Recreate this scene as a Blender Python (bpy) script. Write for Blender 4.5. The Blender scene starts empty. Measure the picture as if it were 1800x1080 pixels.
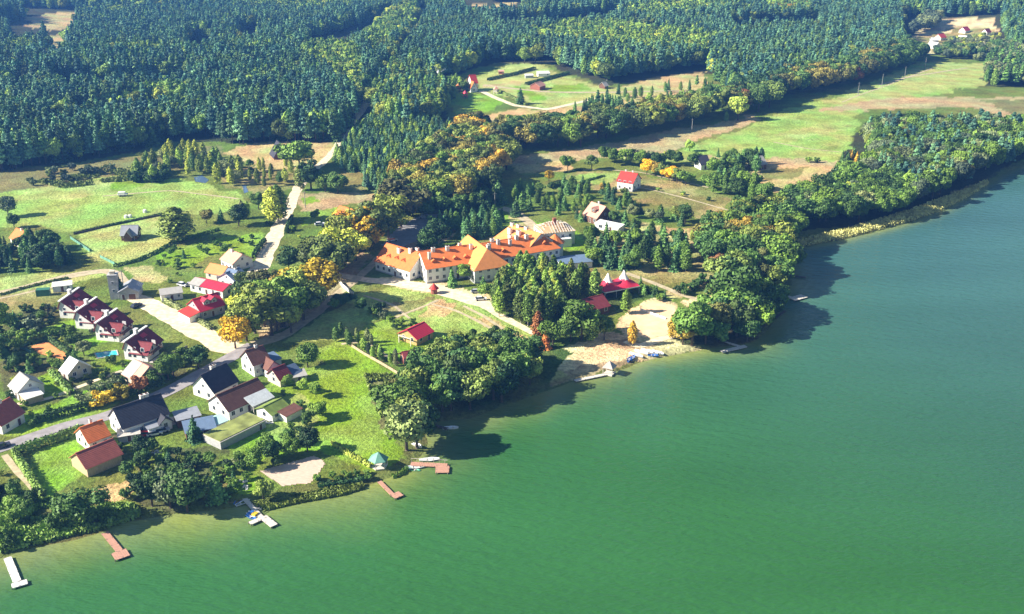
import bpy, math, random
import numpy as np
from mathutils import Vector, Matrix
random.seed(7); RNG = np.random.default_rng(7)
C = bpy.context.scene.collection
SC = bpy.context.scene

# ------------------------------------------------------------------ camera, sky, sun, exposure
F = 1850.0; CAMH = 145.0; PITCH = math.atan(760.0/F)
cp, sp = math.cos(PITCH), math.sin(PITCH)
cam = bpy.data.cameras.new("camera"); cam.sensor_width = 36; cam.lens = 36*F/1800
cam.clip_start = 1; cam.clip_end = 12000
camo = bpy.data.objects.new("camera", cam); C.objects.link(camo)
camo.location = (0, 0, CAMH); camo.rotation_euler = (math.pi/2-PITCH, 0, 0)
SC.camera = camo
SUN_EL = math.radians(32); SUN_FROM = Vector((-0.985, -0.17, 0)).normalized()
w = bpy.data.worlds.new("World"); SC.world = w; w.use_nodes = True
nt = w.node_tree; nt.nodes.clear()
o_ = nt.nodes.new('ShaderNodeOutputWorld'); b_ = nt.nodes.new('ShaderNodeBackground')
s_ = nt.nodes.new('ShaderNodeTexSky'); s_.sky_type = 'NISHITA'; s_.sun_disc = False
s_.sun_elevation = SUN_EL; s_.sun_rotation = math.atan2(SUN_FROM.x, SUN_FROM.y)
s_.air_density = 1.3; s_.dust_density = 0.3; s_.ozone_density = 2.0
b_.inputs[1].default_value = 0.05
nt.links.new(s_.outputs[0], b_.inputs[0]); nt.links.new(b_.outputs[0], o_.inputs[0])
sl = bpy.data.lights.new("sun", 'SUN'); sl.energy = 5.0; sl.angle = math.radians(0.5); sl.color = (1, 0.93, 0.80)
so = bpy.data.objects.new("sun", sl); C.objects.link(so)
sd = Vector((SUN_FROM.x*math.cos(SUN_EL), SUN_FROM.y*math.cos(SUN_EL), math.sin(SUN_EL)))
so.rotation_euler = sd.to_track_quat('Z', 'Y').to_euler(); so.location = sd*400
vs = SC.view_settings; vs.view_transform = 'Standard'; vs.look = 'None'; vs.exposure = 1.3; vs.gamma = 1
SC.cycles.max_bounces = 4; SC.cycles.diffuse_bounces = 2; SC.cycles.glossy_bounces = 2
SC.cycles.transmission_bounces = 2; SC.cycles.volume_bounces = 0; SC.cycles.transparent_max_bounces = 4

# ------------------------------------------------------------------ terrain function and picking
SHORE = [(-420,1110),(-150,1030),(0,982),(60,963),(130,950),(180,936),(205,920),(250,914),(310,903),(380,897),(430,890),(462,884),(540,872),
 (590,862),(640,856),(662,848),(690,838),(712,826),(728,812),(742,800),(752,780),(748,760),(765,742),(830,735),(880,716),(920,702),(960,688),(1005,672),
 (1050,661),(1100,648),(1122,638),(1160,629),(1200,622),(1250,612),(1300,607),(1328,600),(1345,585),(1360,567),(1368,552),(1345,542),
 (1328,533),(1335,524),(1375,516),(1392,503),(1388,470),(1380,450),(1392,437),(1430,432),(1480,421),(1540,406),(1600,390),(1650,372),
 (1690,350),(1730,326),(1765,305),(1800,290),(1900,262),(2200,190),(2600,120)]
def ray(px, py):
    u = (px-900)/F; v = (py-540)/F
    return np.array([u, cp - v*sp, -sp - v*cp])
def flat(px, py, z=0.0):
    d = ray(px, py); t = (z-CAMH)/d[2]
    return np.array([d[0]*t, d[1]*t])
SHW = np.array([flat(*p, 0.0) for p in SHORE])
LANDW = np.vstack([SHW, [[4500, 2500], [4500, 9000], [-4500, 9000], [-4500, 300], [-900, 100]]])
def inpoly(x, y, poly):
    r = np.zeros(x.shape, bool); n = len(poly)
    x0, y0 = poly.min(0); x1, y1 = poly.max(0)
    m = (x >= x0) & (x <= x1) & (y >= y0) & (y <= y1)
    xs, ys = x[m], y[m]; rr = np.zeros(xs.shape, bool)
    for i in range(n):
        ax, ay = poly[i]; bx_, by_ = poly[(i+1) % n]
        if ay == by_: continue
        c = ((ay > ys) != (by_ > ys)) & (xs < (bx_-ax)*(ys-ay)/(by_-ay)+ax)
        rr ^= c
    r[m] = rr; return r
def polydist(x, y, pts):
    d = np.full(x.shape, 1e9)
    for i in range(len(pts)-1):
        a = pts[i]; b = pts[i+1]; ab = b-a; L = ab@ab
        if L == 0: continue
        t = np.clip(((x-a[0])*ab[0]+(y-a[1])*ab[1])/L, 0, 1)
        d = np.minimum(d, (x-a[0]-t*ab[0])**2+(y-a[1]-t*ab[1])**2)
    return np.sqrt(d)
_g = np.random.default_rng(3).random((64, 64))
def vnoise(x, y, s):
    x = np.asarray(x)/s+100; y = np.asarray(y)/s+100
    xi = np.floor(x).astype(int); yi = np.floor(y).astype(int); fx = x-xi; fy = y-yi
    fx = fx*fx*(3-2*fx); fy = fy*fy*(3-2*fy)
    g = lambda a, b: _g[a % 64, b % 64]
    return (g(xi,yi)*(1-fx)+g(xi+1,yi)*fx)*(1-fy)+(g(xi,yi+1)*(1-fx)+g(xi+1,yi+1)*fx)*fy
def fnoise(x, y, s): return vnoise(x,y,s)*.55+vnoise(x+37,y-11,s/2.1)*.28+vnoise(x-9,y+71,s/4.3)*.17
def HT(x, y):
    x = np.atleast_1d(np.asarray(x, float)); y = np.atleast_1d(np.asarray(y, float))
    d = polydist(x, y, SHW); ins = inpoly(x, y, LANDW)
    z = np.where(ins, 0.05+1.6*(1-np.exp(-d/7)), -np.minimum(0.05+d*0.18, 6))
    far = np.clip((y-620)/500, 0, 1); far = far*far*(3-2*far)
    z += np.where(ins, far*np.clip(d/120, 0, 1)*(vnoise(x, y, 210)-0.35)*26, 0)
    z += np.where(ins, np.clip(d/30, 0, 1)*(vnoise(x, y, 45)-.5)*0.9, 0)
    return z
def hz(x, y): return float(HT([x], [y])[0])
def P(px, py, up=0.0):
    z = 1.5+up
    for _ in range(7):
        q = flat(px, py, z); z = hz(q[0], q[1])+up
    return np.array([q[0], q[1], z-up])
def PV(pts):                        # vectorised picking of many pixels
    a = np.array(pts, float); u = (a[:,0]-900)/F; v = (a[:,1]-540)/F
    dy = cp-v*sp; dz = -sp-v*cp; z = np.full(len(a), 1.5)
    for _ in range(7):
        t = (z-CAMH)/dz; x = u*t; y = dy*t; z = HT(x, y)
    return np.stack([x, y], 1)
def toworld(pts): return PV(pts)

# ------------------------------------------------------------------ materials
def newmat(name):
    m = bpy.data.materials.new(name); m.use_nodes = True
    return m, m.node_tree, m.node_tree.nodes['Principled BSDF']
def N(nt, t, **k):
    n = nt.nodes.new(t)
    for a, b in k.items(): setattr(n, a, b)
    return n
_mc = {}
def mat(name, col, rough=0.8, var=0.25, scale=1.2, bump=0.0, streak=None, metal=0.0, spec=0.3):
    if name in _mc: return _mc[name]
    m, nt, b = newmat(name)
    tc = N(nt, 'ShaderNodeTexCoord'); no = N(nt, 'ShaderNodeTexNoise'); no.inputs['Scale'].default_value = scale
    no.inputs['Detail'].default_value = 5; src = tc.outputs['Object']
    if streak:
        mp = N(nt, 'ShaderNodeMapping'); mp.inputs['Scale'].default_value = streak; nt.links.new(src, mp.inputs[0]); src = mp.outputs[0]
    nt.links.new(src, no.inputs['Vector'])
    r = N(nt, 'ShaderNodeMapRange'); r.inputs[1].default_value = .3; r.inputs[2].default_value = .7
    r.inputs[3].default_value = 1-var; r.inputs[4].default_value = 1+var*.7
    nt.links.new(no.outputs['Fac'], r.inputs[0])
    mx = N(nt, 'ShaderNodeVectorMath', operation='SCALE'); mx.inputs[0].default_value = col[:3]
    nt.links.new(r.outputs[0], mx.inputs['Scale']); nt.links.new(mx.outputs[0], b.inputs['Base Color'])
    b.inputs['Roughness'].default_value = rough; b.inputs['Metallic'].default_value = metal
    b.inputs['Specular IOR Level'].default_value = spec
    if bump:
        bp = N(nt, 'ShaderNodeBump'); bp.inputs['Strength'].default_value = bump; bp.inputs['Distance'].default_value = .1
        nt.links.new(no.outputs['Fac'], bp.inputs['Height']); nt.links.new(bp.outputs[0], b.inputs['Normal'])
    _mc[name] = m; return m
def roofmat(name, col, var=.42, metal=False):
    # rows of tiles: small scale variation plus weathering blotches
    if name in _mc: return _mc[name]
    m, nt, b = newmat(name); tc = N(nt, 'ShaderNodeTexCoord')
    n1 = N(nt, 'ShaderNodeTexNoise'); n1.inputs['Scale'].default_value = .8; n1.inputs['Detail'].default_value = 6
    n2 = N(nt, 'ShaderNodeTexNoise'); n2.inputs['Scale'].default_value = 4.5; n2.inputs['Detail'].default_value = 2
    for n in (n1, n2): nt.links.new(tc.outputs['Object'], n.inputs['Vector'])
    a = N(nt, 'ShaderNodeMath', operation='MULTIPLY_ADD'); a.inputs[1].default_value = var*2; a.inputs[2].default_value = 1-var
    nt.links.new(n1.outputs['Fac'], a.inputs[0])
    c = N(nt, 'ShaderNodeMath', operation='MULTIPLY_ADD'); c.inputs[1].default_value = var*1.6; c.inputs[2].default_value = 1-var*.8
    nt.links.new(n2.outputs['Fac'], c.inputs[0])
    d = N(nt, 'ShaderNodeMath', operation='MULTIPLY'); nt.links.new(a.outputs[0], d.inputs[0]); nt.links.new(c.outputs[0], d.inputs[1])
    mx = N(nt, 'ShaderNodeVectorMath', operation='SCALE'); mx.inputs[0].default_value = col[:3]
    nt.links.new(d.outputs[0], mx.inputs['Scale']); nt.links.new(mx.outputs[0], b.inputs['Base Color'])
    b.inputs['Roughness'].default_value = .45 if metal else .75; b.inputs['Specular IOR Level'].default_value = .3
    wv = N(nt, 'ShaderNodeTexWave'); wv.inputs['Scale'].default_value = 1.1; wv.bands_direction = 'Z'
    nt.links.new(tc.outputs['Object'], wv.inputs['Vector'])
    bp = N(nt, 'ShaderNodeBump'); bp.inputs['Strength'].default_value = .4; bp.inputs['Distance'].default_value = .08
    nt.links.new(wv.outputs['Fac'], bp.inputs['Height']); nt.links.new(bp.outputs[0], b.inputs['Normal'])
    _mc[name] = m; return m
M = dict(
 white=mat('white_plaster', (.78,.77,.73), .8, .08), cream=mat('cream_plaster', (.62,.55,.42), .85, .12), grey=mat('grey_wall', (.4,.4,.4), .85, .15),
 tan=mat('tan_boards', (.5,.38,.24), .85, .2, streak=(6,6,1)), brownw=mat('brown_boards', (.16,.08,.05), .85, .3, streak=(6,6,1)),
 brick=mat('red_brick', (.34,.12,.08), .85, .3, 3), pine_w=mat('yellow_logs', (.55,.36,.14), .8, .25, streak=(1,1,6)),
 greenp=mat('green_paint', (.05,.17,.11), .6, .2), greenr=mat('green_roof_sheet', (.16,.36,.27), .5, .15),
 glass=mat('window_glass', (.02,.03,.05), .08, .2, spec=.8), frame=mat('window_frame', (.7,.7,.7), .5, .05),
 door=mat('door_wood', (.12,.06,.04), .6, .3), chim=mat('chimney_render', (.7,.66,.6), .85, .1),
 bark=mat('bark', (.13,.10,.075), .9, .3, streak=(3,3,.6)), birchbark=mat('birch_bark', (.5,.48,.44), .8, .3, 2),
 plank=mat('pale_planks', (.62,.57,.5), .8, .15, streak=(1,6,1)), redplank=mat('reddish_planks', (.5,.27,.19), .8, .2, streak=(1,6,1)),
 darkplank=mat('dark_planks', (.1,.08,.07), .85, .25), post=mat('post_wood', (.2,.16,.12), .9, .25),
 boatw=mat('white_boat_paint', (.8,.8,.8), .35, .06), boatb=mat('blue_boat_paint', (.04,.16,.5), .35, .1), boaty=mat('yellow_boat_paint', (.75,.5,.04), .4, .1),
 boatg=mat('green_boat_paint', (.08,.36,.22), .4, .12), tyre=mat('rubber', (.02,.02,.02), .8, .1), darkcar=mat('dark_car_paint', (.03,.035,.05), .25, .1, spec=.6),
 redcar=mat('red_car_paint', (.6,.03,.02), .25, .1, spec=.6), whitecar=mat('white_car_paint', (.75,.75,.75), .25, .05, spec=.6), silvercar=mat('silver_car_paint', (.4,.42,.45), .25, .05, spec=.6),
 tent=mat('red_canvas', (.62,.03,.07), .6, .12), tentw=mat('white_canvas', (.8,.76,.72), .6, .06), pole=mat('concrete_pole', (.28,.27,.25), .8, .1),
 plastic=mat('blue_plastic', (.03,.14,.5), .4, .1), stone=mat('pale_stone', (.55,.5,.44), .9, .25, 3), pool=mat('pool_water', (.05,.55,.6), .08, .08, spec=.7),
 metal=mat('pale_sheet_metal', (.6,.62,.62), .4, .15), solar=mat('glazed_panel', (.1,.14,.22), .2, .2, 4),
)
R = dict(
 orange=roofmat('orange_tiles', (.74,.20,.05), .3), orange2=roofmat('bright_orange_tiles', (.78,.27,.09), .2), red=roofmat('red_sheet_roof', (.5,.05,.035), .2, True), crimson=roofmat('crimson_sheet_roof', (.55,.03,.06), .2, True),
 maroon=roofmat('maroon_tiles', (.20,.035,.04), .4), brown=roofmat('brown_tiles', (.16,.07,.05), .4), rust=roofmat('rusty_red_tiles', (.36,.1,.07), .35),
 slate=roofmat('dark_slate', (.045,.045,.06), .4), grey=roofmat('grey_asbestos', (.38,.36,.33), .25), pink=roofmat('faded_pink_tiles', (.65,.33,.24), .25),
 blue=roofmat('blue_grey_sheet', (.14,.2,.3), .25, True), white=roofmat('white_sheet_roof', (.75,.74,.7), .08, True), mgrey=roofmat('grey_sheet_roof', (.3,.31,.34), .25, True),
 yellow=roofmat('sunlit_orange_tiles', (.82,.30,.085), .2), timber=roofmat('bare_timber', (.62,.42,.22), .3))  # yellow is the hotel's orange tile lightened for slopes facing the sun

# ------------------------------------------------------------------ mesh helpers
class MB:
    def __init__(s): s.v = []; s.f = []; s.m = []
    def add(s, vs, fs, mi=0):
        n = len(s.v); s.v += [tuple(map(float, q)) for q in vs]; s.f += [tuple(n+i for i in f) for f in fs]; s.m += [mi]*len(fs); return s
    def box(s, c, sz, rot=0.0, mi=0):
        x, y, z = sz[0]/2, sz[1]/2, sz[2]; ca, sa = math.cos(rot), math.sin(rot)
        vs = [(c[0]+a*x*ca-b*y*sa, c[1]+a*x*sa+b*y*ca, c[2]+h*z) for h in (0, 1) for a, b in ((-1,-1),(1,-1),(1,1),(-1,1))]
        return s.add(vs, [(3,2,1,0),(4,5,6,7),(0,1,5,4),(1,2,6,5),(2,3,7,6),(3,0,4,7)], mi)
    def cyl(s, c, r0, r1, h, n=8, mi=0, dx=0, dy=0):
        vs = [(c[0]+r0*math.cos(2*math.pi*i/n), c[1]+r0*math.sin(2*math.pi*i/n), c[2]) for i in range(n)]
        vs += [(c[0]+dx+r1*math.cos(2*math.pi*i/n), c[1]+dy+r1*math.sin(2*math.pi*i/n), c[2]+h) for i in range(n)]
        return s.add(vs, [(i, (i+1) % n, n+(i+1) % n, n+i) for i in range(n)]+[tuple(range(n, 2*n)), tuple(range(n-1, -1, -1))], mi)
    def slab(s, quad, t, mi=0):           # quad ccw seen from outside, extruded inwards along its normal
        q = [Vector(a) for a in quad]; n = (q[1]-q[0]).cross(q[2]-q[0]).normalized()*t; k = len(q)
        vs = [tuple(a) for a in q]+[tuple(a-n) for a in q]
        fs = [tuple(range(k)), tuple(range(2*k-1, k-1, -1))]+[(i, k+i, k+(i+1) % k, (i+1) % k) for i in range(k)]
        return s.add(vs, fs, mi)
    def mesh(s, name, mats, smooth=False):
        me = bpy.data.meshes.new(name); me.from_pydata(s.v, [], s.f)
        for m in (mats if isinstance(mats, (list, tuple)) else [mats]): me.materials.append(m)
        me.polygons.foreach_set('material_index', s.m)
        if smooth: me.polygons.foreach_set('use_smooth', [True]*len(s.f))
        me.update(); return me
def link(name, data, parent=None, loc=(0,0,0), rz=0.0):
    o = bpy.data.objects.new(name, data); C.objects.link(o)
    if parent: o.parent = parent
    o.location = loc; o.rotation_euler = (0, 0, rz); return o
def tag(o, label, cat, group=None):
    o['label'] = label; o['category'] = cat
    if group: o['group'] = group
    return o
def thing(name, label, cat, loc, rz=0.0, group=None):
    return tag(link(name, None, None, tuple(map(float, loc)), rz), label, cat, group)
def part(name, mb, mats, parent, loc=(0,0,0), rz=0.0, smooth=False): return link(name, mb.mesh(name, mats, smooth), parent, loc, rz)
def structure(o): o['kind'] = 'structure'; return o

exec_order = []
# ------------------------------------------------------------------ ground colours
GC = dict(grass=(.155,.21,.04), lawn=(.22,.36,.028), meadow=(.30,.42,.10), pale=(.42,.46,.16), olive=(.25,.235,.08), tan=(.56,.41,.21), pink=(.45,.35,.20),
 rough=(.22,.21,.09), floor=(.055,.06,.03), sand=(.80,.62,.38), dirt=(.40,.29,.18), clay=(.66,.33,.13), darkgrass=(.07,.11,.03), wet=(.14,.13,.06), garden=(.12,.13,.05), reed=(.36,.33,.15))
GP = [
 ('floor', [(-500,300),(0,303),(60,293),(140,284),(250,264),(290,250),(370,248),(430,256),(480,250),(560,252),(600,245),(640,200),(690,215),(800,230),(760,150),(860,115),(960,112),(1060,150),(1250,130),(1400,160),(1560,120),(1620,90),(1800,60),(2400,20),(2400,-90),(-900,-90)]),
 ('rough', [(-300,330),(0,303),(100,292),(260,272),(380,255),(400,275),(300,300),(230,318),(110,332),(0,345),(-300,360)]),
 ('meadow', [(-200,335),(0,338),(110,325),(230,305),(300,312),(420,340),(445,362),(370,378),(285,380),(130,412),(60,398),(0,402),(-200,420)]),
 ('pale', [(60,330),(180,318),(210,335),(120,350),(30,350)]),
 ('lawn', [(190,322),(260,318),(250,332),(200,335)]),
 ('pale', [(130,412),(285,380),(310,400),(330,420),(290,445),(200,470),(150,450)]),
 ('tan', [(395,272),(430,258),(500,250),(600,252),(592,262),(575,285),(545,292),(470,300),(430,285)]),
 ('olive', [(430,290),(540,300),(530,330),(460,340),(400,330),(380,310)]),
 ('pink', [(522,336),(620,340),(690,346),(650,358),(600,360),(560,372),(530,374),(515,360)]),
 ('lawn', [(528,345),(550,342),(560,355),(530,360)]),
 ('lawn', [(550,372),(600,362),(590,382),(560,385),(520,400)]),
 ('olive', [(600,300),(640,300),(640,335),(600,335)]),
 ('lawn', [(285,440),(460,405),(470,430),(440,455),(400,440),(330,470),(270,470)]),
 ('pale', [(0,490),(60,480),(200,476),(170,492),(100,500),(0,560),(-100,560),(-100,500)]),
 ('tan', [(215,470),(260,470),(300,490),(280,500),(240,495)]),
 ('olive', [(0,520),(80,505),(130,500),(110,525),(30,565),(0,580)]),
 ('garden', [(0,560),(80,540),(240,580),(330,620),(330,660),(200,690),(0,720)]),
 ('lawn', [(75,575),(120,563),(140,570),(85,585)]),('lawn', [(120,602),(190,592),(210,600),(150,612)]),('lawn', [(180,640),(220,630),(235,640),(190,655)]),
 ('lawn', [(40,680),(90,650),(110,660),(125,685),(70,705)]),('lawn', [(20,740),(140,690),(240,690),(170,740),(0,770)]),('rough', [(130,700),(200,665),(240,670),(230,690),(160,720)]),
 ('lawn', [(47,800),(140,765),(150,800),(160,830),(80,870),(60,850)]),
 ('tan', [(160,862),(235,835),(245,850),(230,870),(175,885)]),
 ('garden', [(230,790),(400,790),(420,850),(380,890),(250,890)]),
 ('sand', [(190,770),(290,740),(315,735),(310,745),(240,775)]),
 ('lawn', [(395,845),(460,835),(450,862),(400,865)]),
 ('olive', [(340,860),(385,840),(400,850),(360,872)]),
 ('lawn', [(395,780),(450,700),(480,670),(560,640),(640,640),(690,660),(690,700),(700,780),(715,800),(640,830),(560,790),(470,800),(440,830)]),
 ('meadow', [(460,720),(520,690),(570,730),(540,780),(470,780)]),
 ('lawn', [(540,615),(600,600),(640,615),(690,660),(600,650)]),
 ('rough', [(640,660),(690,660),(710,720),(680,760),(650,700)]),
 ('lawn', [(590,585),(680,560),(740,575),(790,610),(760,625),(700,640),(650,615)]),
 ('meadow', [(500,600),(560,560),(640,510),(660,560),(600,600)]),
 ('meadow', [(620,515),(700,505),(770,518),(850,545),(945,590),(930,612),(800,612),(760,590),(700,562)]),
 ('tan', [(740,560),(760,530),(800,535),(780,560)]),('tan', [(830,560),(860,560),(940,600),(900,605)]),('olive',[(660,540),(760,520),(745,545),(700,560)]),
 ('sand', [(655,492),(690,485),(740,498),(790,498),(860,520),(870,540),(840,535),(760,515),(700,505)]),
 ('dirt', [(690,430),(720,395),(780,378),(800,392),(790,420),(740,440)]),
 ('lawn', [(870,370),(1000,400),(1060,440),(980,440),(880,400)]),
 ('tan', [(895,368),(915,368),(945,400),(920,410)]),
 ('olive', [(985,312),(1030,300),(1090,302),(1140,312),(1240,330),(1295,350),(1250,390),(1130,352),(1040,332)]),
 ('meadow', [(995,315),(1060,300),(1090,305),(1080,325),(1030,325)]),
 ('olive', [(1040,400),(1250,400),(1250,500),(1060,500)]),('tan', [(1000,370),(1100,385),(1230,410),(1230,440),(1160,415),(1050,390)]),
 ('olive', [(1020,470),(1110,480),(1090,495),(1050,500)]),
 ('pink', [(880,275),(1000,265),(1210,225),(1330,200),(1330,212),(1240,240),(1180,268),(1080,275),(1000,284),(890,290)]),
 ('tan', [(895,290),(1000,284),(1010,298),(940,302),(900,300)]),
 ('meadow', [(1170,285),(1215,252),(1270,238),(1380,195),(1460,175),(1560,135),(1620,108),(1740,112),(1728,150),(1560,185),(1510,200),(1505,240),(1482,277),(1460,285),(1330,278)]),
 ('pale', [(1450,180),(1560,135),(1640,112),(1745,110),(1728,150),(1640,160),(1560,182),(1480,192)]),
 ('pink', [(1430,195),(1500,180),(1600,170),(1800,172),(1980,180),(1980,210),(1800,212),(1700,190),(1560,195)]),
 ('pale', [(1340,240),(1420,225),(1490,215),(1500,230),(1380,250)]),
 ('rough', [(1720,175),(1900,175),(1900,205),(1780,200)]),
 ('pink', [(1215,272),(1460,282),(1560,288),(1520,300),(1280,290)]),
 ('tan', [(1290,308),(1340,292),(1490,290),(1500,302),(1430,325),(1395,345),(1350,335)]),
 ('olive', [(1330,300),(1420,296),(1400,312),(1340,318)]),
 ('tan', [(790,225),(830,210),(900,190),(960,196),(1040,180),(1130,140),(1240,125),(1245,150),(1180,175),(1050,195),(900,215),(830,235)]),
 ('pale', [(840,138),(900,113),(945,115),(985,128),(1045,150),(1180,160),(1040,180),(960,192),(850,160)]),
 ('lawn', [(900,150),(940,158),(960,178),(930,178)]),('lawn', [(975,150),(1030,148),(1040,158),(975,162)]),('tan', [(850,148),(920,140),(920,150),(860,155)]),
 ('lawn', [(770,165),(830,160),(880,175),(860,195),(800,200)]),
 ('tan', [(46,28),(85,22),(136,22),(134,52),(58,50)]),('tan', [(82,62),(118,56),(120,96),(86,96)]),
 ('tan', [(815,8),(915,5),(916,24),(822,28)]),
 ('sand', [(1610,52),(1640,42),(1700,30),(1755,38),(1740,80),(1690,88),(1630,96),(1612,80)]),('olive', [(1615,62),(1690,46),(1745,52),(1720,80),(1640,92)]),
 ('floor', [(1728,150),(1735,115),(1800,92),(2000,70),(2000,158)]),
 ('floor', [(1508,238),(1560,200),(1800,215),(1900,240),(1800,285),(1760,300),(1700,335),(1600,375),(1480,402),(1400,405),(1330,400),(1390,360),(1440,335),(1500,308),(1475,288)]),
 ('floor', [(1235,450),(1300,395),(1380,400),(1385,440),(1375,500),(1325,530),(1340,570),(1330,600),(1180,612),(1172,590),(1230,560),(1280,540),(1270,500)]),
 ('olive', [(1395,425),(1500,405),(1620,365),(1700,330),(1740,318),(1700,345),(1600,388),(1480,418),(1395,435)]),
 ('tan', [(1165,515),(1200,500),(1250,485),(1262,490),(1200,520),(1180,528)]),
 ('sand', [(1085,562),(1148,522),(1195,536),(1190,592),(1150,600),(1100,594)]),
 ('sand', [(1195,528),(1262,512),(1258,535),(1225,545)]),
 ('sand', [(985,612),(1070,585),(1110,590),(1160,596),(1205,604),(1235,613),(1180,627),(1120,637),(1060,655),(1000,668),(955,676),(975,640)]),
 ('darkgrass', [(1060,570),(1090,545),(1150,520),(1060,500),(1000,540),(1000,600)]),
 ('dirt', [(962,664),(1010,650),(1060,641),(1112,630),(1120,640),(1050,661),(1000,673),(960,682)]),
 ('dirt', [(1060,600),(1110,598),(1150,606),(1130,612),(1080,610)]),
 ('tan', [(940,648),(985,650),(1005,665),(970,680),(940,672)]),
 ('sand', [(995,536),(1060,530),(1060,534),(1000,541)]),
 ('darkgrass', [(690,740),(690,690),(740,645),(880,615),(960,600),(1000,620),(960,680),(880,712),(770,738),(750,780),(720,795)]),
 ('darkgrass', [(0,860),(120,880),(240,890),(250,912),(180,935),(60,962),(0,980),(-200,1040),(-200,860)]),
 ('sand', [(180,925),(215,905),(245,900),(230,912),(200,925)]),
 ('dirt', [(440,565),(560,510),(600,470),(640,440),(655,450),(620,490),(570,540),(460,600)]),
]
SHOREBAND = 2.2
def fan_grid(y0, y1, ny, nx, wid):
    # rows spaced evenly in distance ratio: finer near, coarser far
    ys = 1/np.linspace(1/y0, 1/y1, ny); t = np.linspace(-1, 1, nx)
    Y = np.repeat(ys[:, None], nx, 1); X = t[None, :]*(ys[:, None]*wid+60)
    return X, Y
def grid_mesh(name, X, Y, Z, col, m, keep=None):
    ny, nx = X.shape; me = bpy.data.meshes.new(name)
    idx = np.arange(ny*nx).reshape(ny, nx)
    q = np.stack([idx[:-1,:-1], idx[:-1,1:], idx[1:,1:], idx[1:,:-1]], -1).reshape(-1, 4)
    if keep is not None: q = q[keep[q].any(1)]
    used = np.unique(q); mp = -np.ones(ny*nx, int); mp[used] = np.arange(len(used)); q = mp[q]
    co = np.stack([X, Y, Z], -1).reshape(-1, 3)[used]
    me.vertices.add(len(co)); me.vertices.foreach_set('co', co.ravel().astype('f4'))
    me.loops.add(q.size); me.loops.foreach_set('vertex_index', q.ravel().astype('i4'))
    me.polygons.add(len(q)); me.polygons.foreach_set('loop_start', np.arange(0, q.size, 4, dtype='i4'))
    me.polygons.foreach_set('use_smooth', np.ones(len(q), bool))
    if col is not None:
        a = me.color_attributes.new('albedo', 'FLOAT_COLOR', 'POINT')
        c4 = np.ones((len(co), 4), 'f4'); c4[:, :3] = col.reshape(-1, 3)[used]; a.data.foreach_set('color', c4.ravel())
    me.materials.append(m); me.update(calc_edges=True); me.validate(); return me
def ground_material():
    m, nt, b = newmat('meadow_and_soil')
    at = N(nt, 'ShaderNodeAttribute', attribute_name='albedo'); tc = N(nt, 'ShaderNodeTexCoord')
    outs = []
    for s, lo, hi, d in ((.9, .55, 1.4, 8), (.09, .68, 1.28, 6), (.25, .82, 1.16, 5)):
        n = N(nt, 'ShaderNodeTexNoise'); n.inputs['Scale'].default_value = s; n.inputs['Detail'].default_value = d; n.inputs['Roughness'].default_value = .65
        nt.links.new(tc.outputs['Object'], n.inputs['Vector'])
        r = N(nt, 'ShaderNodeMapRange'); r.inputs[1].default_value = .3; r.inputs[2].default_value = .7; r.inputs[3].default_value = lo; r.inputs[4].default_value = hi
        nt.links.new(n.outputs['Fac'], r.inputs[0]); outs.append(r.outputs[0])
    q = N(nt, 'ShaderNodeMath', operation='MULTIPLY'); nt.links.new(outs[0], q.inputs[0]); nt.links.new(outs[1], q.inputs[1])
    v = N(nt, 'ShaderNodeVectorMath', operation='SCALE'); nt.links.new(at.outputs['Color'], v.inputs[0]); nt.links.new(q.outputs[0], v.inputs['Scale'])
    # hue drift between fresh and dry grass
    hm = N(nt, 'ShaderNodeMix', data_type='RGBA', blend_type='MULTIPLY'); hm.inputs[0].default_value = 1
    cr = N(nt, 'ShaderNodeValToRGB'); cr.color_ramp.elements[0].position = .38; cr.color_ramp.elements[0].color = (1.15,.98,.9,1); cr.color_ramp.elements[1].position = .62; cr.color_ramp.elements[1].color = (.86,1.05,.9,1)
    n4 = N(nt, 'ShaderNodeTexNoise'); n4.inputs['Scale'].default_value = .045; n4.inputs['Detail'].default_value = 7; nt.links.new(tc.outputs['Object'], n4.inputs['Vector'])
    nt.links.new(n4.outputs['Fac'], cr.inputs[0]); nt.links.new(v.outputs[0], hm.inputs[6]); nt.links.new(cr.outputs[0], hm.inputs[7])
    nt.links.new(hm.outputs[2], b.inputs['Base Color']); b.inputs['Roughness'].default_value = .95; b.inputs['Specular IOR Level'].default_value = .1
    bp = N(nt, 'ShaderNodeBump'); bp.inputs['Strength'].default_value = .9; bp.inputs['Distance'].default_value = .5
    nt.links.new(outs[0], bp.inputs['Height']); nt.links.new(bp.outputs[0], b.inputs['Normal']); return m
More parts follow.
